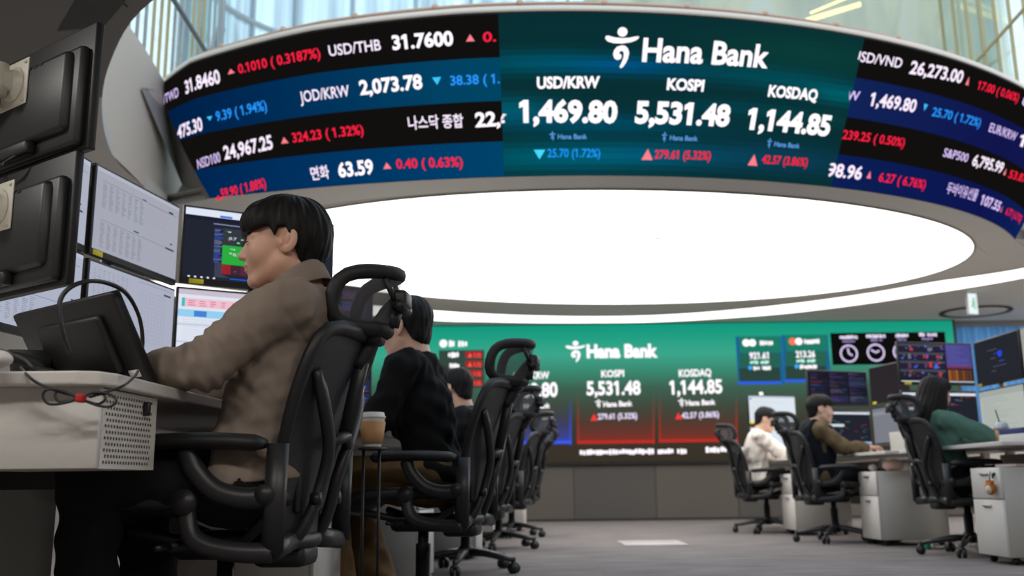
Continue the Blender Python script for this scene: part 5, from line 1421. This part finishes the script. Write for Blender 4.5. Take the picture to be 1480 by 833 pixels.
# paper cup on its slim stand
p = at_y(538, 647, 3.42)
cup = empty('paper_cup', p, 0, 'takeaway paper cup with brown sleeve and white lid beside the man in black', 'cup')
b = MB(); b.lathe([(.030, 0), (.0315, .004), (.0425, .100), (.0435, .102), (.0425, .104)], 28); b.build('cup', mat('paper_white', None) if False else _mats['paper_white'], cup)
b = MB(); b.lathe([(.0345, .012), (.0360, .012), (.0455, .088), (.0440, .088)], 28); b.build('sleeve', mat('kraft_sleeve', srgb(196, 152, 104), .8, noise=.06, nscale=40), cup)
b = MB(); b.lathe([(.044, .100), (.046, .102), (.046, .107), (.042, .109), (.040, .120), (.036, .121), (.035, .118)], 28); b.build('lid', M_WHITE, cup)
st = empty('cup_stand', (p.x, p.y, 0), 0, 'slim black two-legged stand carrying the paper cup', 'stand')
b = MB(); b.lathe([(.048, p.z - .010), (.05, p.z - .010), (.05, p.z - .001), (.048, p.z - .001)], 24); b.build('tray', M_BLACK, st)
for dx in (-.03, .025):
    b = MB(); b.cyl((dx, 0, .012), (dx, 0, p.z - .008), .0055, n=8); b.build('leg', M_BLACK, st)
b = MB(); b.rbox((0, 0, .008), (.2, .2, .016), .005); b.build('foot', M_BLACK, st)
# floor outlet plate in the aisle
q = [at_z(x, y, 0) for x, y in ((895, 782), (983, 781.5), (992, 789.5), (900, 790))]
c = sum(q, Vector()) / 4
fp = empty('floor_plate', (c.x, c.y, 0), 0, 'pale rectangular floor outlet plate set in the carpet of the aisle', 'floor plate')
b = MB(); b.rbox((0, 0, .003), (.52, .62, .006), .002, seg=1); b.build('plate', mat('pale_plate', srgb(176, 168, 166), .5), fp)
b = MB(); b.box((0, .1, .0064), (.40, .012, .001)); b.build('slot', M_DARKGREY, fp)

# ---- people of the left row
def face(deg): return PI - math.radians(deg)
DARK = srgb(17, 17, 18)
make_person('man in a grey-brown shirt and black trousers typing at the near desk', (-.545, 2.50, 0), face(4),
    dict(pelvis=(.115, 0, .52), chest=(.05, 0, .79), neck=(.01, 0, .995), head=(.062, 0, 1.124), pitch=.02, yaw=.2, hs=1.03, sh=.185, shx=0.0, elL=(.165, .235, .785), wrL=(.36, .13, .785), elR=(.16, -.235, .785), wrR=(.38, -.11, .785),
         hdL=(1, -.3, .0), hdR=(1, .3, .0), knL=(.475, .13, .53), anL=(.46, .12, .10), knR=(.47, -.13, .53), anR=(.42, -.14, .10)),
    dict(h=.006, hh=.004, hv=.003, hairh=.0035, hair='bowl', skin=('warm_skin', srgb(212, 166, 142)), top=('shirt', 'taupe_cotton', srgb(138, 124, 113)), trousers=('black_twill', srgb(26, 26, 27)), shoe=('black_shoe', srgb(25, 25, 26), .5), collar=True, loose=.016, hem=.505, cuff=-.015, wrinkle=.0019, wf=(60, 170), seam=True, neck_cut=-.012, seed=3, leg=(.094, .074, .068, .058)))
make_person('man in a black sweater and brown trousers, turned away at the second desk', (-.305, 4.02, 0), face(12),
    dict(pelvis=(0, 0, .53), chest=(.07, 0, .82), neck=(.10, 0, 1.02), head=(.155, -.01, 1.145), yaw=-.22, pitch=.10, hs=1.07, sh=.20, elL=(.17, .27, .75), wrL=(.31, .15, .79), elR=(.2, -.24, .74), wrR=(.36, -.1, .77),
         knL=(.46, .12, .53), anL=(.40, .12, .10), knR=(.47, -.14, .53), anR=(.30, -.10, .10)),
    dict(h=.010, hh=.005, hv=.0045, hair='short', skin=('pale_skin', srgb(214, 172, 150)), top=('sweater', 'black_knit', srgb(16, 16, 17)), trousers=('brown_cotton', srgb(116, 92, 62)), shoe=('beige_shoe', srgb(150, 136, 112), .6), loose=.014, hem=.50, cuff=-.10, seed=8, wrinkle=.005, leg=(.10, .085, .085, .085), neck_cut=-.004))
make_person('person in a dark top, head just showing over the shoulder of the man in black', (-.20, 5.90, 0), face(12),
    dict(pelvis=(0, 0, .50), chest=(.07, 0, .77), neck=(.10, 0, .95), head=(.15, 0, 1.065), yaw=-.5, pitch=.15, elL=(.16, .25, .74), wrL=(.34, .12, .775), elR=(.18, -.24, .74), wrR=(.36, -.1, .775), knL=(.46, .12, .52), anL=(.42, .12, .1), knR=(.46, -.12, .52), anR=(.42, -.12, .1)),
    dict(h=.013, hh=.006, hv=.006, hair='short', skin=('pale_skin', None), top=('sweater', 'charcoal_knit', srgb(30, 30, 32)), trousers=('black_twill', srgb(26, 26, 27)), shoe=('black_shoe', None, .5), seed=12, neck_cut=-.004))
make_person('person in a dark top, mostly hidden behind the third left chair', (-.03, 7.98, 0), face(12),
    dict(pelvis=(0, 0, .48), chest=(.02, 0, .74), neck=(.03, 0, .92), head=(.08, 0, 1.03), yaw=-.2, pitch=.2, elL=(.16, .25, .74), wrL=(.34, .12, .775), elR=(.18, -.24, .74), wrR=(.36, -.1, .775), knL=(.46, .12, .52), anL=(.42, .12, .1), knR=(.46, -.12, .52), anR=(.42, -.12, .1)),
    dict(h=.014, hh=.007, hv=.007, hair='short', skin=('pale_skin', None), top=('sweater', 'charcoal_knit', srgb(30, 30, 32)), trousers=('black_twill', srgb(26, 26, 27)), shoe=('black_shoe', None, .5), seed=15, neck_cut=-.004))

# ================================================================== RIGHT ROW
RZ_ = .715
DR = [((2.86, 2.88), 3.75, 5.75, 7.36, 'white desk of the woman in the green cardigan at the right edge'), ((2.80, 2.74), 3.75, 7.42, 8.92, 'white desk of the man in the dark vest, right row'), ((2.60, 2.46), 3.75, 8.98, 11.15, 'white desk of the man in the white sweater, far end of the right row')]
for k, (fr, bk, y0, y1, lab) in enumerate(DR):
    t = empty('desk', (0, 0, 0), 0, lab, 'desk', 'white desks along the right row')
    b = MB(); b.prism([(bk, y0), (fr[0], y0), (fr[1], y1), (bk, y1)], RZ_ - .025, RZ_); b.build('desktop', M_WHITE, t, bevel=.004)
    for yy in (y0 + .10, y1 - .10):
        b = MB(); b.rbox((fr[0] + .80, yy, (RZ_ - .025) / 2), (.06, .05, RZ_ - .025), .006); b.rbox((fr[0] + .82, yy, .02), (.40, .06, .04), .008); b.build('leg', M_WHITE, t)
    b = MB(); b.box((fr[0] + .76, (y0 + y1) / 2, .47), (.02, y1 - y0 - .1, .40)); b.build('modesty_panel', _mats['grey_panel'], t)
    b = MB(); b.tube([(fr[0] + .18, y0 + .85, .04), (fr[0] + .48, y0 + .78, .42)], .025, 8); b.build('brace', M_GREYSIDE, t)
PR = [(2.885, 6.02, 0, 'white two-drawer pedestal with an orange plush charm, right edge', True), (2.815, 7.84, 1, 'white two-drawer pedestal between the vest man and the woman in green', False), (2.62, 9.45, 3, 'white two-drawer pedestal beside the man in the white sweater', False)]
for x, y, a, l, key in PR:
    c = make_pedestal((x, y, 0), PI + math.radians(a), l, 'pedestals under the right desks', w=.37, d=.52, key=key)
# plush charm hanging from the key of the nearest pedestal
p = Vector((2.885 - .04, 6.02 - .126, .545))
ch = empty('plush_charm', (p.x - .012, p.y, .40), 0, 'small orange and white plush charm hanging from the pedestal key', 'keyring')
b = MB(); b.ball((0, 0, .042), (.030, .040, .040), 14, 10); b.ball((0, -.026, .078), .013, 8, 6); b.ball((0, .026, .078), .013, 8, 6); b.build('plush_body', mat('orange_plush', srgb(176, 104, 40), .95, bump=.5, bscale=300), ch)
b = MB(); b.ball((-.016, -.012, .036), (.020, .026, .026), 12, 8); b.build('plush_belly', mat('cream_plush', srgb(214, 200, 180), .95), ch)
b = MB(); b.tube([(0, 0, .085), (.004, 0, .115), (.010, 0, .143)], .003, 6); b.build('cord', M_BLACK, ch)
# things on top of the pedestals (under the desks)
for x, y, s_, l, nm, c_, cat in [(2.97, 7.72, (.075, .085, .045), 'pink plush toy lying on the middle right pedestal', 'plush_toy', srgb(226, 190, 182), 'toy'), (2.70, 9.34, (.07, .06, .035), 'small pink cloth pouch on the pedestal beside the white sweater', 'pouch', srgb(226, 180, 170), 'pouch'),
                             (2.90, 7.97, (.035, .035, .03), 'small white knitted ball on the middle right pedestal', 'knit_ball', srgb(222, 214, 208), 'ball')]:
    S_ = Sdf(.02); S_.ell((0, 0, s_[2]), v3(*s_)); S_.ell((s_[0] * .7, s_[1] * .4, s_[2] * .9), v3(s_[0] * .5, s_[1] * .5, s_[2] * .7)); S_.cuts.append(lambda X, Y, Z: -Z)
    o = sdf_obj(nm, [S_.mesh(.007, 0, waves(int(x * 100), .002, 80, 160))], mat(nm + '_cloth', c_, .95)); o.location = (x, y, .566); tag(o, l, cat)
bk = empty('notebook', (3.05, 5.98, .566), .1, 'red notebook lying on the nearest right pedestal under the desk', 'notebook')
b = MB(); b.rbox((0, 0, .010), (.15, .21, .018), .002, seg=1); b.build('pages', _mats['paper_white'], bk)
b = MB(); b.rbox((0, 0, .0195), (.156, .216, .003), .001, seg=1); b.rbox((0, 0, .0015), (.156, .216, .003), .001, seg=1); b.build('cover', mat('red_cover', srgb(150, 44, 48), .6), bk)
# cable trunk and green clip on the floor by the middle pedestal
tr_ = empty('cable_reel', (3.02, 7.30, 0), 0, 'grey cable loop with a green plug on the floor by the middle right pedestal', 'cable')
b = MB(); b.tube([(.14 + .14 * math.cos(a), .05 * math.cos(a), .016 + .06 * (math.sin(a) + .15) * (1 if math.sin(a) > 0 else .1)) for a in np.linspace(0, 2 * PI, 28)[:-1]], .011, 8, closed=True); b.build('loop', M_GREYSIDE, tr_)
b = MB(); b.rbox((-.01, -.01, .035), (.05, .05, .066), .012); b.build('plug', mat('green_plastic', srgb(22, 130, 84), .5), tr_)

# ---- monitors of the right row (far wings face the camera, middle columns face the seats, near wings show their backs)
ACC = [(70, 40, 60), (90, 96, 120), (40, 60, 160), (120, 40, 46), (60, 64, 90), (50, 56, 80)]
g = 'monitors along the right row'
def white_draw(seed):
    def f(cv):
        rd = random.Random(seed); cv.rect(0, 0, 1, 1, srgb(222, 232, 240), 2); cv.rect(0, .93, 1, 1, srgb(196, 208, 224), 3)
        for r in range(12): cv.rect(.04, .86 - r * .07, .04 + rd.uniform(.2, .9), .868 - r * .07, srgb(196, 206, 218), 3)
        cv.rect(.02, .86, .06, .92, srgb(60, 120, 220), 4)
    return f
def blocks_draw(seed):
    """dark dealing screen: strips of quotes and a violet block"""
    def f(cv):
        rd = random.Random(seed); cv.rect(0, 0, 1, 1, srgb(30, 32, 42), 2)
        for r in range(4):
            v = .78 - r * .22; cv.rect(.0, v + .14, .62, v + .2, srgb(70, 72, 84), 3); cv.rect(.0, v, .62, v + .13, srgb(36, 36, 56), 3)
            for k in range(14): u = rd.uniform(.02, .58); cv.rect(u, v + rd.uniform(.0, .16), u + rd.uniform(.01, .05), v + rd.uniform(.0, .16) + .02, srgb(*rd.choice([(190, 60, 70), (70, 100, 220), (110, 110, 130), (90, 60, 90)])), 4)
        cv.rect(.64, .36, .99, .99, srgb(76, 72, 140), 3); cv.rect(.64, .36, .99, .42, srgb(120, 50, 90), 4)
        for k in range(14): cv.rect(.66, .95 - k * .04, .66 + rd.uniform(.08, .3), .96 - k * .04, srgb(100, 96, 170), 4)
        for k in range(7): cv.rect(.65 + k * .048, .04, .69 + k * .048, .32, srgb(*rd.choice([(120, 70, 36), (150, 90, 40), (90, 56, 40)])), 4)
        cv.rect(0, .0, 1, .03, srgb(190, 196, 206), 5)
    return f
def lower_draw(seed):
    def f(cv):
        rd = random.Random(seed); cv.rect(0, 0, 1, 1, srgb(34, 36, 46), 2); cv.rect(0, .9, 1, .97, srgb(216, 222, 232), 3); cv.rect(0, .0, 1, .06, srgb(150, 190, 226), 3); cv.rect(.0, .52, .55, .6, srgb(210, 216, 226), 3)
        for k in range(40): u, v = rd.uniform(.02, .9), rd.uniform(.08, .86); cv.rect(u, v, u + rd.uniform(.02, .1), v + .025, srgb(*rd.choice([(120, 40, 46), (90, 96, 110), (60, 70, 110), (150, 90, 40), (46, 110, 90)])), 4)
    return f
def mon(pa, pb, z, label, draw, h=.33, **k): return make_monitor(pa, pb, z, h, label, draw, group=g, **k)
def seg(px0, px1, Y0, Y1):
    """plan ends of a panel seen between photo columns px0 and px1 at distances Y0 and Y1"""
    return ((px0 - 740) / F_PX * Y0 * 1.03, Y0), ((px1 - 740) / F_PX * Y1 * 1.03, Y1)
a, b_ = seg(1068, 1134, 10.55, 10.75); mon(a, b_, 1.11, 'upper white monitor behind the man in the white sweater', white_draw(1), .31, sticker=.06); mon(a, b_, .77, 'lower white monitor behind the man in the white sweater', white_draw(2), .31)
a, b_ = seg(1153, 1237, 8.80, 9.0); mon(a, b_, 1.16, 'upper dark dealing monitor behind the man in the dark vest', dark_draw(11, ACC)); mon(a, b_, .80, 'lower dark dealing monitor behind the man in the dark vest', lower_draw(5))
a, b_ = seg(1240, 1292, 8.62, 8.05); mon(a, b_, 1.15, 'upper dark angled monitor between the vest man and the woman', lambda cv: cv.rect(0, 0, 1, 1, srgb(44, 40, 44), 2), sticker=.1); mon(a, b_, .79, 'lower grey angled monitor between the vest man and the woman', lambda cv: (cv.rect(0, 0, 1, 1, srgb(122, 124, 134), 2), cv.rect(0, .8, 1, .9, srgb(140, 142, 152), 3)))
a, b_ = seg(1283, 1388, 7.30, 7.46); mon(a, b_, 1.20, 'upper dark dealing monitor with a violet block above the woman', blocks_draw(3), sticker=.10); mon(a, b_, .83, 'lower dark dealing monitor beside the head of the woman', lower_draw(9))
a, b_ = seg(1391, 1456, 7.28, 6.62); mon(a, b_, 1.17, 'upper dark blue-lit monitor right of the woman', dark_panel, .34, sticker=.06); mon(a, b_, .80, 'lower pale green memo monitor right of the woman', memo_draw, .34)
a, b_ = seg(1459, 1512, 6.60, 6.02); mon(a, b_, 1.17, 'upper pale grey monitor at the right edge', lambda cv: (cv.rect(0, 0, 1, 1, srgb(160, 160, 154), 2), cv.rect(.05, .8, .9, .82, srgb(140, 140, 136), 3)), .34, sticker=.08); mon(a, b_, .80, 'lower pale blue monitor at the right edge', lambda cv: cv.rect(0, 0, 1, 1, srgb(140, 146, 166), 2), .34, sticker=.08)
make_monitor((3.50, 5.90), (3.04, 5.66), 1.20, .34, 'black monitor seen from behind at the top right edge above the desks', group=g)
for x, y, l in [(3.215, 7.475, 'monitor post behind the dealing monitors of the woman'), (2.91, 8.99, 'monitor post behind the dealing monitors of the vest man'), (2.74, 10.735, 'monitor post behind the white monitors'), (3.54, 7.02, 'monitor post behind the blue-lit monitor'), (3.325, 8.39, 'monitor post behind the angled monitors'), (3.61, 6.37, 'monitor post behind the pale monitors at the right edge')]:
    t = empty('monitor_post', (x, y, RZ_), 0, l, 'monitor stand', 'posts along the right row')
    b = MB(); b.cyl((0, 0, .01), (0, 0, .75), .022); b.build('pole', M_WHITE, t)
    b = MB(); b.rbox((0, 0, .006), (.18, .14, .012), .004); b.build('foot', M_WHITE, t)

# ---- small things on the right desks
def at_desk(px, py): p = at_z(px, py, RZ_); return p
def boxy(name, c, d, col, label, cat, rz=0.0, r=.004, lid=None):
    t = empty(name, c, rz, label, cat)
    b = MB(); b.rbox((0, 0, d[2] / 2), d, r); b.build('body', mat(name + '_' + str(int(c[0] * 100)) + '_shell', col, .6), t)
    if lid: b = MB(); b.rbox((0, 0, d[2] + lid[1] / 2), (d[0] * lid[2], d[1] * lid[2], lid[1]), r); b.build('top', mat(name + '_top', lid[0], .6), t)
    return t
boxy('paper_stand', (3.18, 7.98, RZ_), (.02, .34, .17), srgb(196, 192, 184), 'pale upright paper board on the desk beside the vest man', 'board', .3)
boxy('sticky_notes', (3.15, 7.05, RZ_), (.07, .10, .055), srgb(222, 206, 130), 'pale yellow sticky note block on the desk of the woman', 'notes', .2)
boxy('note_card', (3.08, 7.17, RZ_), (.012, .12, .085), srgb(222, 140, 150), 'pink note card propped on the desk of the woman', 'card', .5)
boxy('box', (3.12, 6.00, RZ_), (.16, .26, .05), srgb(210, 206, 200), 'low white box at the right edge of the desk of the woman', 'box', .1, lid=(srgb(44, 52, 110), .035, .96))
boxy('tissue_box', (2.98, 8.55, RZ_), (.10, .12, .06), srgb(210, 206, 200), 'small white box with a yellow note on the desk beside the vest man', 'box', .1, lid=(srgb(220, 200, 60), .012, .5))
boxy('tissue_box', (2.72, 9.75, RZ_), (.08, .10, .05), srgb(216, 212, 204), 'small white box on the desk before the man in the white sweater', 'box', .2, lid=(srgb(206, 200, 120), .02, .6))
p = Vector((3.10, 6.22, RZ_))
dc = empty('iced_drink', p, 0, 'clear plastic iced drink cup with dome lid and straw on the right desk', 'cup')
b = MB(); b.lathe([(.030, 0), (.033, .004), (.044, .095), (.040, .095), (.030, .008)], 20); b.build('cup', mat('drink_brown', srgb(150, 116, 84), .25), dc)
b = MB(); b.lathe([(.046, .095), (.046, .100), (.042, .118), (.028, .134), (.012, .138)], 20); b.build('dome_lid', mat('clear_lid', srgb(196, 196, 200), .15), dc)
b = MB(); b.cyl((0, 0, .10), (-.02, .01, .215), .004, n=8); b.build('straw', M_BLACK, dc)
# paper bag hooked under the desk edge between the pedestals
bg = empty('paper_bag', (2.90, 7.07, .545), .1, 'small white paper bag hanging at the desk edge behind the chair of the woman', 'bag')
b = MB(); b.rbox((0, 0, .06), (.06, .10, .125), .006); b.tube([(0, -.03, .12), (0, -.02, .145), (0, .02, .145), (0, .03, .12)], .003, 6); b.build('bag', _mats['paper_white'], bg)

# ---- people of the right row
make_person('man in a white sweater leaning over the far right desk', (2.43, 9.90, 0), math.radians(-6),
    dict(pelvis=(0, 0, .52), chest=(.02, 0, .80), neck=(.055, 0, .985), head=(.125, 0, 1.10), pitch=.30, yaw=-.05, elL=(.22, .24, .77), wrL=(.44, .12, .775), elR=(.20, -.25, .775), wrR=(.42, -.14, .775), knL=(.46, .12, .53), anL=(.36, .12, .1), knR=(.46, -.13, .53), anR=(.30, -.13, .1)),
    dict(h=.011, hh=.006, hv=.0055, hair='short', skin=('pale_skin', None), top=('sweater', 'white_knit', srgb(232, 222, 212)), trousers=('black_twill', None), shoe=('black_shoe', None, .5), loose=.022, seed=21, hem=.47, neck_cut=.004, wrinkle=.006))
make_person('man in a dark vest over brown sleeves at the second right desk', (2.56, 8.30, 0), math.radians(-2),
    dict(pelvis=(0, 0, .50), chest=(.0, 0, .78), neck=(.005, 0, .965), head=(.055, 0, 1.085), pitch=.05, yaw=.0, elL=(.2, .24, .76), wrL=(.42, .12, .765), elR=(.15, -.25, .765), wrR=(.38, -.16, .765), knL=(.46, .12, .53), anL=(.42, .12, .1), knR=(.46, -.13, .53), anR=(.40, -.13, .1)),
    dict(h=.011, hh=.006, hv=.0055, hair='short', skin=('pale_skin', None), top=('shirt', 'brown_sleeve', srgb(98, 82, 60)), vest=('dark_vest', srgb(24, 28, 36)), trousers=('black_twill', None), shoe=('black_shoe', None, .5), seed=31, hem=.47, neck_cut=.02, wrinkle=.005))
make_person('woman with long dark hair in a green cardigan at the near right desk', (2.975, 6.72, 0), math.radians(6),
    dict(pelvis=(0, 0, .50), chest=(-.05, 0, .77), neck=(-.085, 0, .945), head=(-.055, 0, 1.065), pitch=.08, yaw=.2, hs=.97, sh=.165, elL=(.22, .22, .77), wrL=(.42, .10, .765), elR=(.17, -.23, .765), wrR=(.39, -.18, .765), knL=(.44, .10, .53), anL=(.40, .10, .1), knR=(.44, -.10, .53), anR=(.38, -.10, .1)),
    dict(h=.010, hh=.005, hv=.005, hair='long', hairm=('dark_brown_hair', srgb(30, 23, 20)), skin=('pale_skin', None), top=('cardigan', 'green_knit', srgb(84, 116, 102)), trousers=('black_twill', None), shoe=('grey_shoe', srgb(150, 150, 150), .6), seed=41, hem=.585, neck_cut=.0, wrinkle=.005, cuff=-.03))

# ---- on the ceiling
p = at_z(1405, 452, CEIL_Z)
ex = empty('exit_sign', p, 0, 'small glowing white exit sign with a green running figure under the ceiling', 'sign')
hp = at_z(1405, 423, CEIL_Z); Yx = hp.y
p0, p1 = at_y(1394, 424, Yx - .0), at_y(1415, 455, Yx)
ex.location = ((p0.x + p1.x) / 2, Yx, p1.z)
W2, H2 = (p1.x - p0.x), p0.z - p1.z
RX = Matrix.Rotation(.35, 3, 'Z')
b = MB(); b.rbox((0, 0, H2 / 2), (W2, .035, H2), .006, RX); b.build('case', _mats['paper_white'], ex)
cv = Canvas(lambda u, v, off: RX @ Vector(((u - .5) * W2, -.0176 - off, v * H2)), .001)
cv.rect(.03, .03, .97, .97, srgb(238, 250, 252), 1)
GR = srgb(40, 170, 120)
cv.disc(.56, .72, .07, .05, GR, 2); cv.poly([(.42, .62), (.60, .66), (.64, .5), (.58, .42), (.70, .28), (.64, .25), (.50, .40), (.36, .30), (.33, .36), (.46, .48), (.48, .58), (.40, .55)], GR, 2); cv.rect(.74, .22, .80, .80, GR, 2)
cv.build('face', ex)
b = MB(); b.cyl((0, 0, H2), (0, 0, max(H2 + .02, CEIL_Z - ex.location.z)), .008); b.build('rod', M_METAL, ex)
# round air diffuser
c0, c1 = at_z(1355, 452, CEIL_Z), at_z(1455, 442, CEIL_Z)
cc_ = at_z(1410, 450, CEIL_Z); rr_ = .42
af = empty('air_diffuser', (cc_.x, cc_.y, CEIL_Z), 0, 'round slotted air diffuser in the ceiling around the exit sign', 'air vent')
b = MB(); b.tube([(rr_ * math.cos(a), rr_ * math.sin(a), -.012) for a in np.linspace(0, 2 * PI, 41)[:-1]], .03, 8, closed=True, flat=.3, up=(0, 0, 1)); b.build('slot_ring', mat('slot_dark2', srgb(34, 33, 32), .8), af)
b = MB(); b.lathe([(rr_ - .03, -.002), (rr_ - .05, -.012), (.05, -.016)], 40); b.build('cover_plate', M_CEIL, af)
